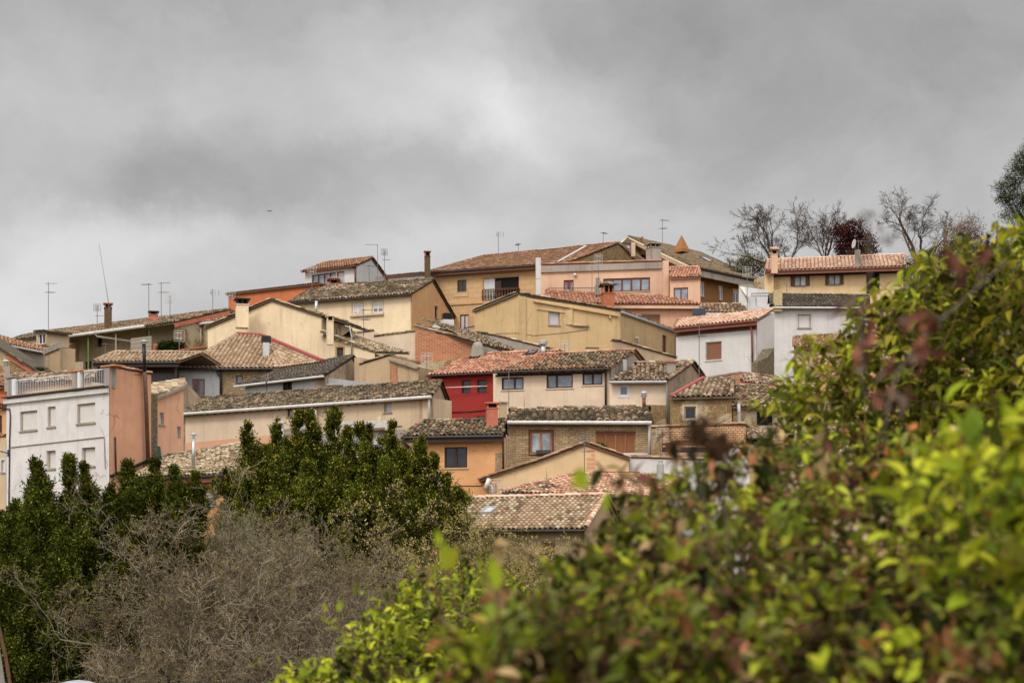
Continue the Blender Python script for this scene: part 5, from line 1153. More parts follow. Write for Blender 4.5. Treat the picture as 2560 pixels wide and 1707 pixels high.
def barktree(name,label,cat,px,py,Y,stems,levels,colA,colB,bud=None,group=None,segs=5,wander=.25,split=1,minr=.006,trunk='trunk',buds='bud_cluster',tonr=(.35,1.35)):
    """bare tree or shrub: stems = list of (dx,dz,len,radius) fanning from the foot"""
    q=P(px,py,Y); t=thing(name,label,cat,q,group); root=[]; D=[]; Ls=[]; Rs=[]
    for dx,dy,dz,l,r in stems:
        root.append([q.x+dx*.15,q.y+dy*.15,q.z]); D.append(V((dx,dy,dz)).normalized()); Ls.append(l); Rs.append(r)
    lv,tips,td,_=grow(np.array(root),np.array([tuple(d) for d in D]),Ls,Rs,levels,segs,wander)
    def col(n,A,B): u=npr.random((n,1)); return (np.array(A)*(1-u)+np.array(B)*u)*npr.uniform(.6,1.25,(n,1))
    tone=npr.uniform(*tonr,len(stems)*5) if tonr else np.ones(1)
    for gi,(lo,hi,nm,sd) in enumerate(((0,split,trunk,6),(split,99,'crown',3))):
        vs=[];fs=[];cs=[];o=0
        for p,r in lv[lo:hi]:
            v,f=tubes(p,np.maximum(r,minr),sd); anc=(np.arange(len(p))*len(tone)//len(p)); c=col(len(p),colA,colB)*tone[anc][:,None]; per=len(f)//len(p)
            vs.append(v); fs.append(f+o); cs.append(np.repeat(c,per,axis=0)); o+=len(v)
        if vs: npmesh(nm,np.concatenate(vs),np.concatenate(fs),np.concatenate(cs),BARK,t,gi==0)
    if bud:
        fr,size,cA,cB=bud; k=npr.random(len(tips))<fr; b=tips[k]; n=len(b)
        b=np.repeat(b,4,axis=0)+npr.normal(size=(n*4,3))*size*.5; u=npr.random((n*4,1)); cc=(np.array(cA)*(1-u)+np.array(cB)*u)
        leaves(buds,b,rand_dirs(n*4,.5),npr.uniform(.6,1.3,n*4)*size,npr.uniform(.35,.7,n*4)*size,cc,LEAF,t)
    return t
def pal_cols(n,pal,jit=.25):
    pal=[((c_[0]*1.08,c_[1]*.97,c_[2]*(.5 if c_[1]>=c_[0]*.8 else .8)),w_) for c_,w_ in pal]
    w=np.array([p[1] for p in pal],float); w/=w.sum(); i=npr.choice(len(pal),n,p=w); c=np.array([p[0] for p in pal])[i]
    return c*npr.uniform(1-jit,1+jit,(n,1))
def plume_shrub(label,plumes,pal,tippal=None,tipfrac=0.,leaf=(.12,.05),dens=1.,cat='shrub',name='evergreen_shrub',group=None,mw=1.):
    """evergreen: upright plumes of leafy twigs; plume = (px, ytop, ybottom, half width px, depth)"""
    px,yt,yb,hw,Y=plumes[0]; q=P(px,max(p[2] for p in plumes),Y); q.z=ground(q.x,q.y); t=thing(name,label,cat,q,group)
    B=[];DD=[];LL=[];WW=[];CC=[]; tm=MB()
    full=[]
    for px,yt,yb,hw,Y in plumes:
        yt+=6; full.append((px,yt,yb,hw*rnd.uniform(.7,1.0)*mw,Y)); Hp=yb-yt
        for q_ in range(8):
            f_=rnd.uniform(.10,.62); sg=rnd.choice((-1,1)); full.append((px+sg*hw*rnd.uniform(.4,1.25),yt+Hp*f_*.5+rnd.uniform(5,30),yt+Hp*(f_*.5+rnd.uniform(.16,.4)),hw*rnd.uniform(.25,.6),Y+rnd.uniform(-.6,.6)*hw*Y/F))
    nmain=len(plumes)
    for pi_,(px,yt,yb,hw,Y) in enumerate(full):
        main_=pi_%9==0
        top=P(px,yt,Y); bot=P(px,yb,Y); Ht=top.z-bot.z; w=hw*Y/F; cx,cy=top.x,Y; seed=rnd.uniform(0,99)
        n=int(dens*620*Ht*w/.5); lean=npr.uniform(-.09,.09)
        tt=npr.random(n)**.85; ang=npr.random(n)*2*np.pi
        prof=np.minimum(1.,((1-tt)*(Ht/(w*rnd.uniform(4.5,9.)) if main_ else 1.1)+.0)**rnd.uniform(.7,1.1))*(1 if main_ else np.minimum(1,tt*3+.3)); prof=.03+.97*prof
        lump=np.array([mnoise.noise(V((math.cos(a)*1.3+seed,math.sin(a)*1.3,z*Ht*1.1))) for a,z in zip(ang,tt)])
        rr=w*prof*(1+1.15*lump)*np.sqrt(npr.uniform(.2,1.15,n)); rr=np.maximum(rr,.02)
        c=np.stack([cx+np.cos(ang)*rr+lean*(tt*Ht),cy+np.sin(ang)*rr,bot.z+tt*Ht],1)
        keep=np.array([mnoise.noise(V(tuple(p*1.9)))+.5*mnoise.noise(V(tuple(p*4.3))) for p in c])>np.where(rr>w*prof*.62,.0,-.35); c=c[keep]; ang=ang[keep]; rr=rr[keep]; prof=prof[keep]; lump=lump[keep]; n=len(c)
        out=np.stack([np.cos(ang),np.sin(ang),np.zeros(n)],1)
        td=nrmz(out*.4+np.array([0,0,1.])+npr.normal(size=(n,3))*.28)
        k=9; m=n*k; pi=np.repeat(np.arange(n),k); s=np.tile(np.linspace(0,1,k),n)
        tl=npr.uniform(.18,.62,n)*np.clip(.4+rr/.35,.4,1.)
        base=c[pi]+td[pi]*(s*tl[pi])[:,None]
        ld=nrmz(td[pi]*.8+rand_dirs(m)*.9)
        col=pal_cols(m,pal)
        # paler outside, darker inside: inner shade painted into the leaf colour
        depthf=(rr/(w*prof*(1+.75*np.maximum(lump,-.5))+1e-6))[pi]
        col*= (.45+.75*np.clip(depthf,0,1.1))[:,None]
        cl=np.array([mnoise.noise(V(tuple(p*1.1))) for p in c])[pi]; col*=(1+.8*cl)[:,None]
        if tippal is not None:
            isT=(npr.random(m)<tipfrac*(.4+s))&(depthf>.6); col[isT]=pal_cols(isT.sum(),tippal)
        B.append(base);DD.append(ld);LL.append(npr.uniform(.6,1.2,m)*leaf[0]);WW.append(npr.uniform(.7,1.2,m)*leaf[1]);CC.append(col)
        g=ground(cx,cy)-.3
        if main_: tm.tube([V((cx,cy,g)),V((cx,cy,(g+top.z)/2)),V((cx+lean*Ht,cy,top.z-.3))],[.10,.06,.015],6,S(70,62,48))
    tm.build('stem',BARK,t)
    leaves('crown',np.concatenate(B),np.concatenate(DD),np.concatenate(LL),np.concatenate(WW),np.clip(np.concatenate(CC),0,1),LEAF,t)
    return t
DG=[(S(72,84,28),4),(S(54,64,22),4),(S(94,104,38),3),(S(124,132,62),1.2),(S(32,40,20),3)]
YG=[(S(70,86,34),4),(S(50,64,26),4),(S(92,104,38),3),(S(122,122,44),1.2),(S(30,40,20),3)]
YT=[(S(182,176,64),3),(S(156,150,54),3),(S(200,192,90),1)]
gl='dark evergreen shrubs below the village'
def sh(lab,pl,pal,**k): plume_shrub(lab,pl,pal,group=gl,**k)
sh('dark evergreen shrub at the left border of the picture',[(8,1238,1900,44,57),(42,1228,1900,46,58),(-40,1230,1900,55,57)],DG)
sh('tall dark evergreen shrub in front of the white block, its tip leftmost',[(98,1172,1900,54,56),(70,1300,1900,60,53),(125,1330,1900,60,52)],DG)
sh('dark evergreen shrub with pointed tip below the lower white block windows',[(153,1150,1900,50,57),(185,1260,1900,60,54)],DG)
sh('highest dark evergreen shrub before the white and salmon corner',[(214,1143,1900,48,57),(256,1163,1700,42,58),(235,1300,1900,60,54)],DG)
sh('rounded dark evergreen shrub at the foot of the salmon wall',[(315,1158,1600,54,58),(290,1230,1700,50,57)],DG)
sh('dark evergreen shrub covering the corner of the worn tan tile roof',[(369,1155,1560,48,58),(398,1200,1560,44,59)],DG)
sh('twin tipped dark shrub in front of the low orange house',[(423,1172,1500,42,60),(475,1186,1440,38,60),(448,1290,1500,46,59)],DG)
sh('dark bush filling the lower left corner behind the van',[(30,1430,2000,90,48),(110,1460,2000,90,49),(190,1480,2000,80,50),(250,1440,2000,60,51)],DG,dens=.9)
y={'tippal':YT,'tipfrac':.13,'mw':.75}
sh('yellow flecked laurel, outermost low plume at its left',[(577,1162,1420,34,68),(615,1060,1480,36,68),(640,1180,1480,50,67)],YG,**y)
sh('yellow flecked laurel between two steel flues',[(668,1048,1520,40,68),(700,1170,1520,46,66)],YG,**y)
sh('yellow flecked laurel hiding the white shed',[(736,1025,1520,38,68),(760,1150,1560,56,66)],YG,**y)
sh('broadest and highest yellow flecked laurel in front of the long low house',[(806,1030,1540,34,68),(836,1017,1540,42,69),(826,1150,1600,62,66)],YG,**y)
sh('slim two pronged yellow flecked laurel before the lean-to',[(894,1052,1500,27,68),(921,1044,1500,24,69),(905,1160,1540,46,67)],YG,**y)
sh('bulky yellow flecked laurel left of the apricot house',[(970,1057,1500,46,68),(990,1150,1500,50,66)],YG,**y)
sh('slim yellow flecked laurel overlapping the apricot house eave',[(1027,1090,1440,34,69),(1064,1088,1400,26,70),(1045,1190,1440,50,68)],YG,**y)
sh('low yellow flecked laurel, right end of the laurel row',[(1099,1134,1360,24,70),(1140,1205,1340,28,71),(1112,1230,1380,42,70)],YG,**y)
# bare shrubs
BA,BB=S(172,156,130),S(80,68,52); BUD=(S(176,152,92),S(128,108,62))
def fan(n,spread,l,r,lean=0,dy=.5):
    return [((i/(n-1)-.5)*2*spread+rnd.uniform(-.12,.12)+lean,rnd.uniform(-dy,dy),1.0*rnd.uniform(.7,1.2),l*rnd.uniform(.75,1.15),r*rnd.uniform(.6,1.1)) for i in range(n)]
LV=[(5,.62,.5,.6,.25,.25),(5,.62,.52,.7,.25,.15),(5,.62,.55,.8,.2,.15),(4,.62,.6,.85,.15,.1)]
gb='leafless shrubs in the hollow'
barktree('bare_shrub','large grey leafless shrub with tan buds in front of the dark evergreens','shrub',500,1780,46,fan(22,1.0,4.3,.07,-.1,.9),LV,BA,BB,(.5,.05,*BUD),gb,wander=.5)
barktree('bare_shrub','tangled leafless shrub with pale crooked stems at bottom centre left','shrub',680,1790,49,fan(18,.95,4.5,.065,.05,.9),LV,BA,BB,(.35,.05,*BUD),gb,wander=.5)
barktree('bare_shrub','dense leafless shrub beneath the yellow flecked laurels','shrub',880,1740,54,fan(18,.95,4.5,.055,0,.9),LV,BA,BB,(.6,.055,*BUD),gb,wander=.5)
barktree('bare_shrub','budding tan leafless shrub left of the skylight cottage','shrub',1080,1745,58,fan(20,.9,4.8,.05,0,.9),LV,S(112,98,82),S(84,70,56),(.95,.08,S(206,186,112),S(164,148,80)),gb,wander=.45)
barktree('bare_shrub','budding leafless shrub reaching over the skylight cottage eave','shrub',1270,1730,60,fan(20,.8,4.3,.045,0,.9),LV,S(112,98,82),S(84,70,56),(.95,.08,S(206,186,112),S(164,148,80)),gb,wander=.45)
barktree('bare_shrub','low leafless thicket in front at the bottom, left of the green hedge','shrub',820,1900,42,fan(20,1.1,3.4,.045,0,.9),LV,BA,BB,(.3,.045,*BUD),gb,wander=.5)
barktree('bare_shrub','spreading leafless shrub low at bottom left beside the dark bush','shrub',400,1960,42,fan(14,.8,3.2,.045,-.1,.9),LV,BA,BB,(.4,.045,*BUD),gb,wander=.5)
barktree('bare_shrub','grey green leafless shrub right under the half shuttered orange wall','shrub',555,1560,62,fan(18,.7,3.6,.045),LV,S(150,146,118),S(110,106,84),(.9,.05,S(150,150,100),S(110,112,70)),gb,wander=.5)
plume_shrub('dark evergreen undergrowth behind the leafless shrubs',[(560,1430,1950,90,64),(760,1420,1950,100,64),(950,1400,1900,90,66),(1150,1440,1900,90,68)],YG,dens=.7,group=gl)
plume_shrub('grey green evergreen bush filling the gap under the half shuttered orange wall',[(522,1262,1750,56,70),(572,1320,1750,54,69),(492,1300,1750,46,68)],[(S(120,124,84),3),(S(92,98,64),3),(S(148,150,112),1)],dens=1.3,group=gl)
# hill trees
TA,TB=S(112,94,78),S(74,62,52)
LT=[(5,.74,.5,.5,.14,.3),(6,.68,.5,.6,.12,.2),(5,.62,.55,.65,.08,.15),(5,.6,.6,.7,.05,.15)]
gt='leafless trees on the hilltop'
def tr(lab,px,py,Y,stems,lv=LT,**k): return barktree('bare_tree',lab,'tree',px,py,Y,stems,lv,TA,TB,None,gt,minr=.010,wander=.35,**k)
tr('broad leafless tree left of the yellow villa chimney, largest of the hilltop trees',1950,690,166,[(.05,0,1,5.6,.22),(-.55,.1,1,4.8,.15),(-1.0,-.1,.8,4.7,.13),(.35,.1,1.1,4.8,.14),(-.15,-.2,1.2,5.4,.16),(-.35,.2,1.1,5.0,.13)])
tr('leafless tree between the broad bare tree and the purple leaved tree',2065,690,168,[(.05,0,1.3,5.0,.17),(-.35,.1,1.2,4.6,.12),(.35,.1,1.2,4.4,.12),(-.1,.2,1.5,5.0,.13)])
tr('leafless tree with fan shaped crown standing clear against the sky',2293,672,160,[(-.2,0,1.4,5.5,.2),(.3,0,1.3,5.4,.18),(-.8,.1,1,4.9,.15),(.75,-.1,1.2,4.5,.13),(.05,.2,1.5,5.6,.15)])
tr('small bare sapling at the left foot of the hilltop trees',1826,700,166,[(-.1,0,1,1.6,.05),(.3,0,1,1.3,.04),(-.4,0,1,1.2,.04)],LT[:3])
tr('thin bare tree between the pole and the pine',2440,690,150,[(-.1,0,1,2.6,.08),(.25,0,1,2.5,.07),(-.5,0,1,2.1,.06),(.5,0,1,2.2,.06)],LT[:4])
def blobs_tree(name,label,px,py,Y,blobs,pal,leaf=(.22,.1),n=9000,cat='tree',trunk_top=None,stemr=.2,cl=.35,**kw):
    q=P(px,py,Y); t=thing(name,label,cat,q); tm=MB(); tt=trunk_top or (px,min(b[1] for b in blobs)+10); top=P(tt[0],tt[1],Y)
    tm.tube([q-V((0,0,1)),q.lerp(top,.5)+V((.1,0,0)),top],[stemr,stemr*.7,stemr*.2],8,S(90,74,60))
    for b in blobs: c=P(b[0],b[1],Y); m_=q.lerp(top,.45); tm.tube([m_,m_.lerp(c,.6)+V((0,0,.1)),c],[stemr*.35,stemr*.2,stemr*.06],5,S(90,74,60))
    tm.build('trunk',BARK,t); B=[];Dd=[];Cc=[]
    tot=sum(b[2]*b[3] for b in blobs)
    for bx,by,rx,ry in blobs:
        m=int(n*rx*ry/tot/12); c=P(bx,by,Y); d=rand_dirs(m); r=np.cbrt(npr.uniform(.15,1.1,m))[:,None]
        cen=np.array(c)+d*r*np.array([rx*Y/F,rx*Y/F,ry*Y/F]); pi=np.repeat(np.arange(m),12)
        B.append(cen[pi]+npr.normal(size=(m*12,3))*cl*np.array([1,1,.6])); Dd.append(nrmz(d[pi]*.4+rand_dirs(m*12,.3))); 
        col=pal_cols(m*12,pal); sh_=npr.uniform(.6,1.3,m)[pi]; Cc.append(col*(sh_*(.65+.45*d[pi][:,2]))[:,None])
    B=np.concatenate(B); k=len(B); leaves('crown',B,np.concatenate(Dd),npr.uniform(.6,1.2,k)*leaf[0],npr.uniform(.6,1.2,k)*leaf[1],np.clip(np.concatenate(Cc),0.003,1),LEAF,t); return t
blobs_tree('plum_tree','purple leaved tree on the hill behind the yellow villa',2125,680,163,[(2110,600,22,34),(2135,580,24,32),(2160,605,24,30),(2128,632,36,24),(2178,625,14,16),(2095,575,10,16)],[(S(92,42,44),3),(S(66,30,34),3),(S(122,62,58),1)],(.2,.12),9000,cl=.3)
blobs_tree('pine_tree','tall dark pine cut off by the right border of the photo',2572,760,150,[(2520,475,26,22),(2545,440,28,28),(2560,405,24,26),(2575,380,20,20),(2600,430,40,50),(2510,500,16,10),(2540,505,34,18),(2585,500,40,30),(2535,540,30,16),(2590,560,40,26),(2498,468,10,9)],[(S(66,84,40),4),(S(48,64,32),3),(S(92,106,56),2)],(.3,.05),20000,trunk_top=(2590,420),stemr=.3,cl=.3)
blobs_tree('olive_bush','grey green bush behind the white annex under the bare trees',1870,720,160,[(1850,668,20,20),(1880,655,22,24),(1905,672,18,20),(1865,690,26,16)],[(S(98,96,62),3),(S(74,74,48),3),(S(120,112,78),1)],(.18,.08),5000,cat='bush',cl=.3)
blobs_tree('flowering_bush','dusty pink brown bush near the utility pole on the hill',2400,690,140,[(2365,620,24,22),(2400,590,30,26),(2430,570,24,24),(2385,640,40,22),(2440,620,26,30),(2345,645,16,14)],[(S(150,118,100),3),(S(120,92,80),3),(S(176,146,124),1),(S(96,90,60),2)],(.14,.08),8000,cat='bush',cl=.35,stemr=.1)
blobs_tree('scrub_bush','dry brown scrub along the hill crest right of the yellow villa',2300,720,140,[(2280,668,40,22),(2330,665,40,26),(2390,665,50,26),(2450,650,40,40),(2500,640,40,50)],[(S(110,92,66),3),(S(86,74,52),3),(S(98,98,54),2)],(.14,.07),12000,cat='bush',cl=.45,stemr=.08)
barktree('dry_shrub','yellowish dry broom shrub at the foot of the fan shaped tree','shrub',2310,690,150,fan(14,.7,1.4,.03),[(5,.6,.6,.4,.2,.1),(4,.6,.6,.4,.1,.1)],S(150,122,74),S(118,94,58),None,minr=.012)
t=blobs_tree('ivy','dark green ivy spilling over the wall beside the tiny white lean-to',425,900,129.5,[(415,868,18,12),(440,862,16,10),(430,880,26,10),(400,885,10,8),(455,880,12,8)],[(S(44,66,34),3),(S(32,50,26),3),(S(62,84,40),1)],(.14,.1),6000,cat='ivy',cl=.18,stemr=.05)
blobs_tree('ivy','small clump of ivy at the foot of the dark corrugated verge',105,945,107.5,[(98,930,12,7),(112,936,10,6)],[(S(44,66,34),3),(S(32,50,26),3)],(.12,.08),1500,cat='ivy',cl=.15,stemr=.04)
blobs_tree('potted_plant','small green plant growing before the wooden louvred shutters',1508,1140,94.6,[(1507,1120,9,7),(1500,1114,5,5)],[(S(70,105,50),3),(S(50,84,38),3)],(.12,.06),900,cat='plant',cl=.08,stemr=.02)
# weeds before the garden wall
for px_,lab in ((1750,'dry seed head weed before the garden wall, left of three'),(1805,'dry seed head weed before the garden wall, middle of three'),(1835,'tall dry weed before the garden wall, rightmost of three')):
    barktree('dry_weed',lab,'weed',px_,1215,80,[(0,0,1,1.1,.012),(.25,0,1,.9,.01),(-.3,0,1,.8,.01)],[(6,.3,.7,.5,.1,.5)],S(88,74,52),S(70,60,40),(.9,.05,S(92,80,56),S(70,60,40)),'dry weeds in front of the garden wall',minr=.009)
# ------------------------------------------------------------------ hedge beside the photographer
FR=(S(158,178,42),3); FR2=(S(184,194,50),2); MG=(S(96,122,46),3); DGn=(S(52,70,34),3); GG=(S(128,140,92),3); BR=(S(118,80,50),2.2); PU=(S(110,70,64),1.6); PK=(S(200,136,106),.4); TN=(S(172,150,110),1.6); OR=(S(180,112,60),.2)
def inpoly(p,poly):
    x,y=p; c=False; n=len(poly)
    for i in range(n):
        x0,y0=poly[i]; x1,y1=poly[(i+1)%n]
        if (y0>y)!=(y1>y) and x<(x1-x0)*(y-y0)/(y1-y0)+x0: c=not c
    return c
def leafy(name,label,poly,Yf,ntw,pal,tipcol,leaf,tl=(.14,.28),cat='shrub',pairs=6,updir=(0,0,1.),spread=.6,curl=.28,thick=.9,twigcol=None,tipp=.35,clus=.7,brownf=.12,topbias=None,stems=()):
    xs=[p[0] for p in poly]; ys=[p[1] for p in poly]; pts=[]
    while len(pts)<ntw:
        p=(rnd.uniform(min(xs),max(xs)),rnd.uniform(min(ys),max(ys)))
        if inpoly(p,poly): pts.append(p)
    base=np.array([tuple(P(x,y,Yf(x,y)+rnd.random()**1.5*thick)) for x,y in pts]); n=ntw
    cx=sum(xs)/len(xs); q=P(cx,max(ys),Yf(cx,max(ys))); q.z=ground(q.x,q.y); t=thing(name,label,cat,q)
    td=nrmz(np.array(updir)+npr.normal(size=(n,3))*spread); L=npr.uniform(tl[0],tl[1],n); base=base-td*(L*1.0)[:,None]
    # twigs, slightly bent
    k=5; poly_=np.stack([base+td*(L*s)[:,None]+npr.normal(size=(n,3))*.004*s for s in np.linspace(0,1,k)],1)
    rr=np.linspace(.0032,.0012,k)[None,:]*np.ones((n,1)); v,f=tubes(poly_,rr,4)
    tc=np.repeat(pal_cols(n,twigcol or [(S(110,84,60),2),(S(86,70,50),2),(S(120,118,60),1)]),len(f)//n,axis=0)
    extra=MB()
    for s_ in stems: extra.tube([P(a,b,c) for a,b,c,r in s_],[r for a,b,c,r in s_],8,S(128,112,100))
    npmesh('twig_tangle',v,f,tc,BARK,t)
    if stems: extra.build('stem',BARK,t,True)
    m=pairs*2+1; M_=n*m; pi=np.repeat(np.arange(n),m); s=np.tile(np.concatenate([np.repeat(np.linspace(.12,.95,pairs),2),[1.]]),n)
    tcl=np.array([mnoise.noise(V((a[0]*2.2,a[1]*2.2,a[2]*2.2+5))) for a in base])
    b=base[pi]+td[pi]*(s*L[pi])[:,None]
    az=np.tile(np.concatenate([np.stack([np.arange(pairs)*1.57+0,np.arange(pairs)*1.57+np.pi],1).ravel(),[0.]]),n)+npr.normal(size=M_)*.35
    X=nrmz(np.cross(td,np.array([.2,.9,.3]))); Yv=np.cross(td,X)
    side=X[pi]*np.cos(az)[:,None]+Yv[pi]*np.sin(az)[:,None]
    o=np.where(np.tile(np.arange(m)==m-1,n),.1,1.)[:,None]
    tb=np.array([mnoise.noise(V((a[0]*4.5,a[1]*3.,a[2]*5.5+9))) for a in base]); shade=np.clip(1+1.9*tb,.16,1.6)[pi][:,None]  # noise darkens leaf clumps, painting shaded gaps into their colour
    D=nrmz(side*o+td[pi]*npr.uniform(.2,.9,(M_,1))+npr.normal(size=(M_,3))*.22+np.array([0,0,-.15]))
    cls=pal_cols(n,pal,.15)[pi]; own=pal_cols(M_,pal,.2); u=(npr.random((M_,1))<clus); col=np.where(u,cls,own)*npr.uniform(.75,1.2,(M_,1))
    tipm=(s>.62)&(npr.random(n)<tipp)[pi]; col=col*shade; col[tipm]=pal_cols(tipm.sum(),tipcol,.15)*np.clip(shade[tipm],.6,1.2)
    ln=npr.uniform(.6,1.15,M_)*leaf[0]*np.where(s>.85,.75,1.)
    keep=npr.random(M_)<.9
    rl=nrmz(np.cross(D,np.cross(D,np.array([0,0,1.])+npr.normal(size=(M_,3))*.5)))
    rl=np.cross(D,np.array([0,0,1.])+npr.normal(size=(M_,3))*.45)
    rl=-np.cross(D,nrmz(rl))
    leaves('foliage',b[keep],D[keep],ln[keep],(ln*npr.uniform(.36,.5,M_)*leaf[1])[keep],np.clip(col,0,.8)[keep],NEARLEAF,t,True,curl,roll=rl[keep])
    return t
lerp=lambda a,b,t:a+(b-a)*max(0,min(1,t))
leafy('privet_bush','tall green privet at right with drooping glossy leaves against the sky',
 [(2620,500),(2520,540),(2440,575),(2400,560),(2340,610),(2270,640),(2220,690),(2150,700),(2110,760),(2060,800),(2010,850),(1975,900),(1930,980),(1960,1060),(2100,1110),(2300,1150),(2620,1150)],
 lambda x,y:7.6+(x-2300)*-.0006,520,[(S(108,118,40),4),(S(134,140,46),4),(S(84,98,36),3),(S(150,146,56),2.5),(S(60,74,30),2.5)],[FR,(S(168,164,56),2)],(.086,1.),(.24,.40),pairs=6,updir=(-.25,-.1,.9),spread=.45,curl=.55,thick=1.5,tipp=.5,
 stems=[[(2330,1200,8.6,.016),(2290,1000,8.5,.013),(2240,850,8.4,.009),(2190,760,8.3,.004)],[(2450,1200,8.6,.018),(2440,950,8.5,.013),(2400,760,8.4,.008),(2380,640,8.3,.004)],[(2560,1150,8.6,.018),(2520,900,8.5,.012),(2500,700,8.4,.006)]])
leafy('hedge_bush','large blurred hedge mixing olive green, grey green and withered brown leaves',
 [(1230,1520),(1330,1440),(1420,1390),(1490,1320),(1590,1240),(1690,1190),(1750,1150),(1830,1120),(1900,1080),(2000,1060),(2200,1060),(2620,1060),(2620,1850),(1000,1850),(1120,1620)],
 lambda x,y:lerp(4.7,2.9,(y-1100)/450.),1750,[(S(94,116,44),4),(S(54,68,30),4),(S(128,142,90),3),BR,PU,TN,PK,OR,(S(112,126,46),4),(S(42,36,26),2.2),(S(146,160,56),1.6)],[FR,FR2,PK],(.052,1.1),(.12,.24),pairs=5,spread=.75,thick=1.4,tipp=.24,clus=.8)
leafy('bright_shrub','bright lime green leaves of a shrub at the right border very near the camera',
 [(2240,1240),(2260,1130),(2330,1080),(2440,1020),(2640,960),(2640,1420),(2480,1400),(2350,1360)],lambda x,y:3.0,62,[FR,FR2,(S(150,176,36),4),MG],[FR2],(.075,1.1),(.14,.24),pairs=4,updir=(-.35,-.2,.8),spread=.5,thick=.5,tipp=.6,clus=.9)
leafy('bright_shrub','fresh yellow green shrub at bottom centre, sharpest of the near foliage',
 [(620,1760),(690,1690),(770,1640),(850,1590),(920,1530),(985,1480),(1040,1430),(1110,1400),(1180,1395),(1280,1440),(1340,1550),(1300,1760),(1100,1800),(700,1800)],
 lambda x,y:lerp(8.8,6.8,(y-1400)/300.),480,[FR,(S(140,160,50),4),MG,DGn,(S(118,138,50),3)],[FR2,FR],(.066,1.05),(.16,.30),pairs=5,spread=.55,thick=1.1,tipp=.55)
leafy('bright_shrub','lime green shoots along the bottom edge right of centre',
 [(1000,1800),(1150,1660),(1350,1600),(1600,1620),(1800,1650),(1850,1800)],lambda x,y:3.1,60,[FR,(S(130,160,44),4),MG,DGn],[FR2],(.06,1.1),(.12,.22),pairs=4,spread=.6,thick=.6,tipp=.5,clus=.85)
leafy('bright_shrub','scattered yellow green sprigs standing out of the brown hedge centre',
 [(1500,1560),(1620,1300),(1900,1250),(2250,1300),(2400,1500),(2300,1620),(1700,1650)],lambda x,y:3.3,30,[FR,(S(150,170,50),4),(S(176,184,50),2)],[FR2],(.058,1.1),(.08,.14),pairs=2,spread=.7,thick=.5,tipp=.5,clus=.9)
# withered arching stalk with curled leaves
def withered(label,path,leafpts,Y,col,size=.036):
    q=P(*path[0][:2],Y); q.z=ground(q.x,q.y); t=thing('withered_stalk',label,'stalk',q)
    m=MB(); m.tube([P(x,y,yy) for x,y,yy,r in path],[r for *_,r in path],8,S(104,92,84)); m.build('stem',BARK,t,True)
    b=np.array([tuple(P(x,y,Y+rnd.uniform(-.1,.1))) for x,y in leafpts for _ in range(5)]); n=len(b); b+=npr.normal(size=(n,3))*.008
    leaves('dead_leaves',b,rand_dirs(n,-.3),npr.uniform(.5,1.2,n)*size,npr.uniform(.4,.6,n)*size,pal_cols(n,col,.25),NEARLEAF,t,True,.6)
DC=[(S(110,66,60),3),(S(84,52,46),3),(S(150,96,84),1),(S(120,104,96),1)]
withered('grey arching withered stem with curled purple brown leaves in front of the privet',[(2205,1110,3.2,.0038),(2225,1000,3.2,.0036),(2245,930,3.2,.0034),(2285,870,3.2,.003),(2350,800,3.2,.0028),(2420,740,3.2,.0022),(2520,650,3.2,.0016)],[(2165,870),(2150,900),(2255,820),(2262,800),(2310,850),(2305,885),(2240,985),(2270,1000),(2215,1000),(2170,780),(2110,760),(2200,920),(2420,700),(2400,670),(2470,650),(2330,800)],3.,DC)
withered('thin upright withered stalk with grey seed head against the sky',[(2160,1000,2.7,.0025),(2150,820,2.7,.002),(2175,690,2.7,.0016),(2178,600,2.7,.0014),(2165,530,2.7,.0012)],[(2168,525),(2172,555),(2180,585),(2160,640),(2230,600),(2210,590),(2175,540)],2.7,[(S(110,98,96),3),(S(88,80,76),2)],.014)
for lab_,px_,py_,r_ in (('brown blurred seed head hanging before the openwork brick wall',1745,1082,26),('small brown blurred seed head right of the pergola',1800,1120,18),('dark brown blurred seed head low in the hedge centre',2060,1600,40)):
    lp=[(px_+rnd.gauss(0,r_*.7),py_+rnd.gauss(0,r_*.55)) for _ in range(40)]
    withered(lab_,[(px_+30,py_+330,3.,.0022),(px_+12,py_+150,3.,.0018),(px_,py_,3.,.001)],lp,3.,[(S(70,52,38),3),(S(96,74,54),2),(S(44,34,26),2)],.016)
def sprig(label,pts,Y,size,stem):
    q=P(*stem[0],Y); q.z=ground(q.x,q.y); t=thing('leafy_sprig',label,'sprig',q,None)
    m=MB(); m.tube([P(x,y,Y) for x,y in stem],.0015,5,S(110,70,60)); m.build('stem',BARK,t)
    b=[];d=[];l=[]
    for x,y,ax,ay,s in pts: b.append(tuple(P(x,y,Y))); v=V((ax,rnd.uniform(-.3,.1),-ay)).normalized(); d.append(tuple(v)); l.append(s*Y/F)
    n=len(b); l=np.array(l); leaves('foliage',np.array(b),np.array(d),l,l*.45,pal_cols(n,[FR2,(S(170,196,50),2)],.1),NEARLEAF,t,True,.15,roll=np.tile(np.array([[0,.3,1.]]),(n,1))+npr.normal(size=(n,3))*.3)
sprig('blurred lime sprig of three leaves before the leafless shrubs',[(1118,1425,-.1,-1,75),(1118,1425,-1,-.25,60),(1122,1428,.3,-1,70),(1095,1370,0,-1,50)],2.6,1,[(1150,1560),(1130,1480),(1118,1420),(1096,1370)])
sprig('single broad blurred lime leaf above the fresh shrub',[(1238,1480,-.05,-1,95),(1215,1470,-.5,-1,60)],2.4,1,[(1250,1600),(1238,1470)])
sprig('blurred upright green leaf in front of the yellow gable',[(1462,1230,-.2,-1,70),(1440,1225,.1,-1,60)],2.4,1,[(1475,1340),(1462,1225)])
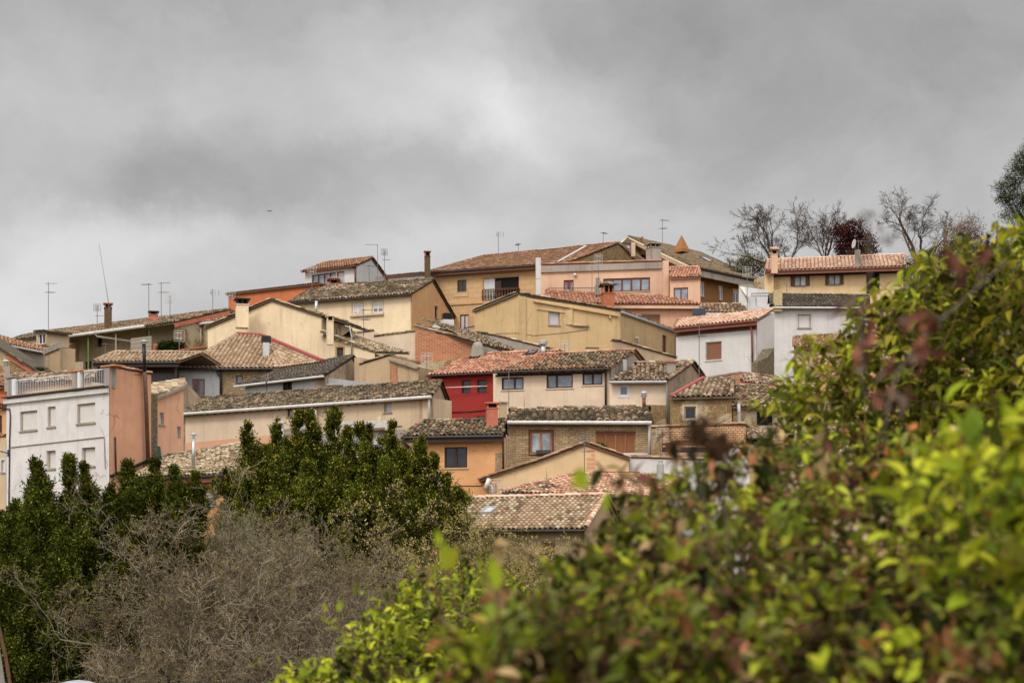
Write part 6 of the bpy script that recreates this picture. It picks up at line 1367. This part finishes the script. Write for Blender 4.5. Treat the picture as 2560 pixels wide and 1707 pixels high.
sprig('blurred green leaf in front of the skylight cottage verge',[(1520,1280,-.1,-1,62),(1505,1290,.2,-1,50)],2.6,1,[(1530,1400),(1520,1275)])
sprig('young shoot with small lime leaves over the leafless shrub, left of the fresh shrub',[(815,1530,-.2,-1,28),(846,1530,.2,-1,34),(850,1545,-1,.4,34),(825,1560,-.6,-.5,34),(818,1572,.9,-.2,30),(860,1590,-.4,-1,22),(862,1596,-1,.1,30)],5.5,1,[(900,1660),(862,1590),(846,1545),(815,1515)])
sprig('small pair of lime leaves low at bottom left of the fresh shrub',[(640,1662,-1,.1,26),(646,1660,.3,-1,20),(700,1660,-.3,-1,30),(696,1690,-.2,1,26)],6,1,[(740,1740),(700,1680),(642,1658)])
sprig('lime shoot above the left end of the fresh shrub',[(1040,1440,-.6,-1,26),(1066,1470,-1,.0,26),(1070,1462,.2,-1,32),(1028,1430,.1,-1,26),(1072,1475,.4,.9,30)],5.2,1,[(1110,1560),(1070,1465),(1030,1430)])
# rough undergrowth on the open slope and in the hollow: one mass
def undergrowth():
    n=5200; B=[]
    while len(B)<n:
        x=rnd.uniform(-45,70); y=rnd.uniform(28,175)
        if x<22 and y>70: continue
        if mnoise.noise(V((x*.12,y*.12,3)))<-.12: continue
        B.append((x,y,ground(x,y)))
    B=np.array(B); k=16; pi=np.repeat(np.arange(n),k); m=n*k; sz=npr.uniform(.3,.9,n)
    p=B[pi]+npr.normal(size=(m,3))*np.array([1,1,.0])*sz[pi][:,None]*.5; p[:,2]+=np.abs(npr.normal(size=m))*sz[pi]*.45
    col=pal_cols(m,[(S(98,104,52),3),(S(78,84,44),3),(S(128,112,78),2),(S(60,66,36),2)])*npr.uniform(.6,1.3,n)[pi][:,None]
    o=leaves('undergrowth',p,rand_dirs(m,.7),npr.uniform(.16,.34,m),npr.uniform(.06,.14,m),np.clip(col,0,1),LEAF,None); tag(o,'rough olive and tan undergrowth covering the open hillside','undergrowth',None,'stuff')
undergrowth()
ZEN=1.7; BAK=2.4; SUNE=1.5
# ------------------------------------------------------------------ ground sheet
def terrain():
    xs=[-3000,-1200,-500,-250]+list(range(-150,151,5))+[250,500,1200,3000]
    ys=[-400,-100,-30]+list(range(-10,60,4))+list(range(60,260,5))+[300,360,420,700,1500,4000]
    vs=[]; fs=[]
    for y in ys:
        for x in xs:
            z=ground(x,y)
            if abs(x)<=150 and 10<y<260: z+=mnoise.noise(V((x*.08,y*.08,0)))*.5
            vs.append((x,y,z))
    w=len(xs)
    for j in range(len(ys)-1):
        for i in range(w-1): fs.append((j*w+i,j*w+i+1,(j+1)*w+i+1,(j+1)*w+i))
    m=MB(); m.v=[V(v) for v in vs]; m.f=[list(f) for f in fs]; m.c=[None]*len(fs); m.uv=[None]*len(fs)
    mt=newmat('scrubby_earth'); k=N(mt); pos=k.n('ShaderNodeNewGeometry').outputs['Position']
    a=k.noise(pos,.25,8,.7); b=k.noise(pos,3,8,.75)
    c=k.mix(k.ramp(a,.4,.6),S(84,88,50),S(120,104,74)); c=k.mix(k.ramp(b,.35,.7,0,.7),c,S(58,54,36)); k.out(c,.95,b,.8,.15,spec=.05)
    o=m.build('ground',mt,None,True); o['kind']='structure'
terrain()
# ------------------------------------------------------------------ sky, sun, camera
sc=bpy.context.scene
w=bpy.data.worlds.new('World'); sc.world=w; w.use_nodes=True; nt=w.node_tree; nt.nodes.clear()
class W_(N):
    def __init__(s,t): s.t=t
k=W_(nt)
SUN_EL=math.radians(48); SUN_AZ=math.radians(212)     # compass style: 0 is +Y (away from the camera), clockwise
sky=k.n('ShaderNodeTexSky',sky_type='NISHITA'); sky.sun_disc=False; sky.sun_elevation=SUN_EL; sky.sun_rotation=SUN_AZ; sky.air_density=1.; sky.dust_density=4.
tc=k.n('ShaderNodeTexCoord').outputs['Generated']
nm=k.n('ShaderNodeVectorMath',operation='NORMALIZE'); k.l(tc,nm.inputs[0]); d=nm.outputs[0]
n1=k.n('ShaderNodeTexNoise',i_Scale=5.,i_Detail=9.,i_Roughness=.60); k.l(k.scale(d,1,1,1.2),n1.inputs['Vector'])
wp=k.n('ShaderNodeVectorMath',operation='MULTIPLY_ADD'); k.l(n1.outputs['Color'],wp.inputs[0]); wp.inputs[1].default_value=(.15,.15,.13)
sb=k.n('ShaderNodeVectorMath',operation='SUBTRACT'); k.l(d,sb.inputs[0]); sb.inputs[1].default_value=(.075,.075,.065); k.l(sb.outputs[0],wp.inputs[2])
sx=k.n('ShaderNodeSeparateXYZ'); k.l(wp.outputs[0],sx.inputs[0])
def dirpx(px,py):
    v=V(((px-1280)/F,1,(HZ-py)/F)).normalized(); return v.x,v.z
# cloud bank: soft light and dark masses placed by compass bearing and height
val=None
BL=[(1280,680,1700,120,.06),(120,300,200,110,.05),(1330,390,90,60,.07),(1190,300,90,70,.06),(30,800,200,70,.10),(420,620,260,60,.06),(1150,80,160,60,.05),(700,330,200,60,-.03),(0,-40,420,210,-.10),(330,180,430,120,.045),(560,470,330,95,-.150),(150,330,300,110,.03),(1290,330,130,120,.14),(1130,210,200,90,.10),(820,150,240,110,.05),(60,740,270,150,.20),(-40,610,80,90,-.12),(860,300,380,120,.075),(1500,330,260,140,.03),(1650,90,520,90,-.135),(2350,130,420,240,-.08),
    (2080,430,320,140,-.055),(2000,270,300,70,-.05),(1750,470,260,90,.03),(950,520,260,60,.06),(650,590,700,50,.07),(1500,560,600,60,.05),(330,640,190,60,.045),(1050,-30,300,60,-.06),(300,60,260,60,.02),(1000,400,250,40,-.06),(2500,620,300,90,-.02)]
for px,py,rx,ry,am in BL:
    cx,cz=dirpx(px,py)
    a=k.math('DIVIDE',k.math('SUBTRACT',sx.outputs[0],cx),rx/F); b=k.math('DIVIDE',k.math('SUBTRACT',sx.outputs[2],cz),ry/F)
    r2=k.math('ADD',k.math('MULTIPLY',a,a),k.math('MULTIPLY',b,b))
    g=k.math('MULTIPLY',k.math('POWER',2.718,k.math('MULTIPLY',r2,-.8)),am)
    val=g if val is None else k.math('ADD',val,g)
n2=k.noise(k.scale(wp.outputs[0],1,1,1.35),7.,9,.58,.3); n3=k.noise(k.scale(wp.outputs[0],1,1,1.6),26.,8,.6)
val=k.math('ADD',val,k.math('MULTIPLY',k.math('SUBTRACT',n2,.5),.31)); val=k.math('ADD',val,k.math('MULTIPLY',k.math('SUBTRACT',n3,.5),.10))
val=k.math('ADD',val,.53)
cl=k.math('MULTIPLY',val,1.,False); cl=k.math('MAXIMUM',cl,.12)
# brighter overcast toward the zenith and round the sun behind the camera
sp=k.n('ShaderNodeSeparateXYZ'); k.l(d,sp.inputs[0])
zen=k.ramp(sp.outputs[2],.38,.95,0,1.); bk_=k.ramp(sp.outputs[1],.35,-.7,0,1.); lo=k.ramp(sp.outputs[2],-.05,.25,0,1.)
br=k.math('ADD',1.,k.math('ADD',k.math('MULTIPLY',zen,ZEN),k.math('MULTIPLY',k.math('MULTIPLY',bk_,lo),BAK)))
cc=k.mix(k.ramp(cl,.3,.6),(1.0,.975,.965),(1.,.99,.99))
cm=k.n('ShaderNodeVectorMath',operation='SCALE'); k.l(cc,cm.inputs[0]); k.l(k.math('MULTIPLY',cl,br),cm.inputs[3])
b1=k.n('ShaderNodeBackground',i_Strength=1.); k.l(cm.outputs[0],b1.inputs[0])
b2=k.n('ShaderNodeBackground',i_Strength=.05); k.l(sky.outputs[0],b2.inputs[0])
mx=k.n('ShaderNodeMixShader',i_0=.06); k.l(b1.outputs[0],mx.inputs[1]); k.l(b2.outputs[0],mx.inputs[2])
wo=k.n('ShaderNodeOutputWorld'); k.l(mx.outputs[0],wo.inputs[0])
L=bpy.data.lights.new('sun','SUN'); L.energy=SUNE; L.angle=math.radians(16); L.color=(1.,.95,.88); so=bpy.data.objects.new('sun',L); C.objects.link(so)
dv=V((math.sin(SUN_AZ)*math.cos(SUN_EL),math.cos(SUN_AZ)*math.cos(SUN_EL),math.sin(SUN_EL))); so.rotation_euler=(dv).to_track_quat('Z','Y').to_euler(); so.location=dv*50+V((0,100,60))
cam=bpy.data.cameras.new('camera'); co=bpy.data.objects.new('camera',cam); C.objects.link(co); co.location=(0,0,CZ); co.rotation_euler=(math.pi/2,0,0)
cam.sensor_width=36; cam.lens=F/2560*36; cam.shift_y=(HZ-853.5)/2560; cam.clip_start=.2; cam.clip_end=9000
cam.dof.use_dof=True; cam.dof.focus_distance=85; cam.dof.aperture_fstop=3.8
sc.camera=co; sc.view_settings.view_transform='Standard'; sc.view_settings.look='None'; sc.view_settings.exposure=0; sc.render.film_transparent=False
sc.cycles.max_bounces=6; sc.cycles.diffuse_bounces=3; sc.cycles.glossy_bounces=2; sc.cycles.transmission_bounces=3; sc.cycles.use_denoising=True
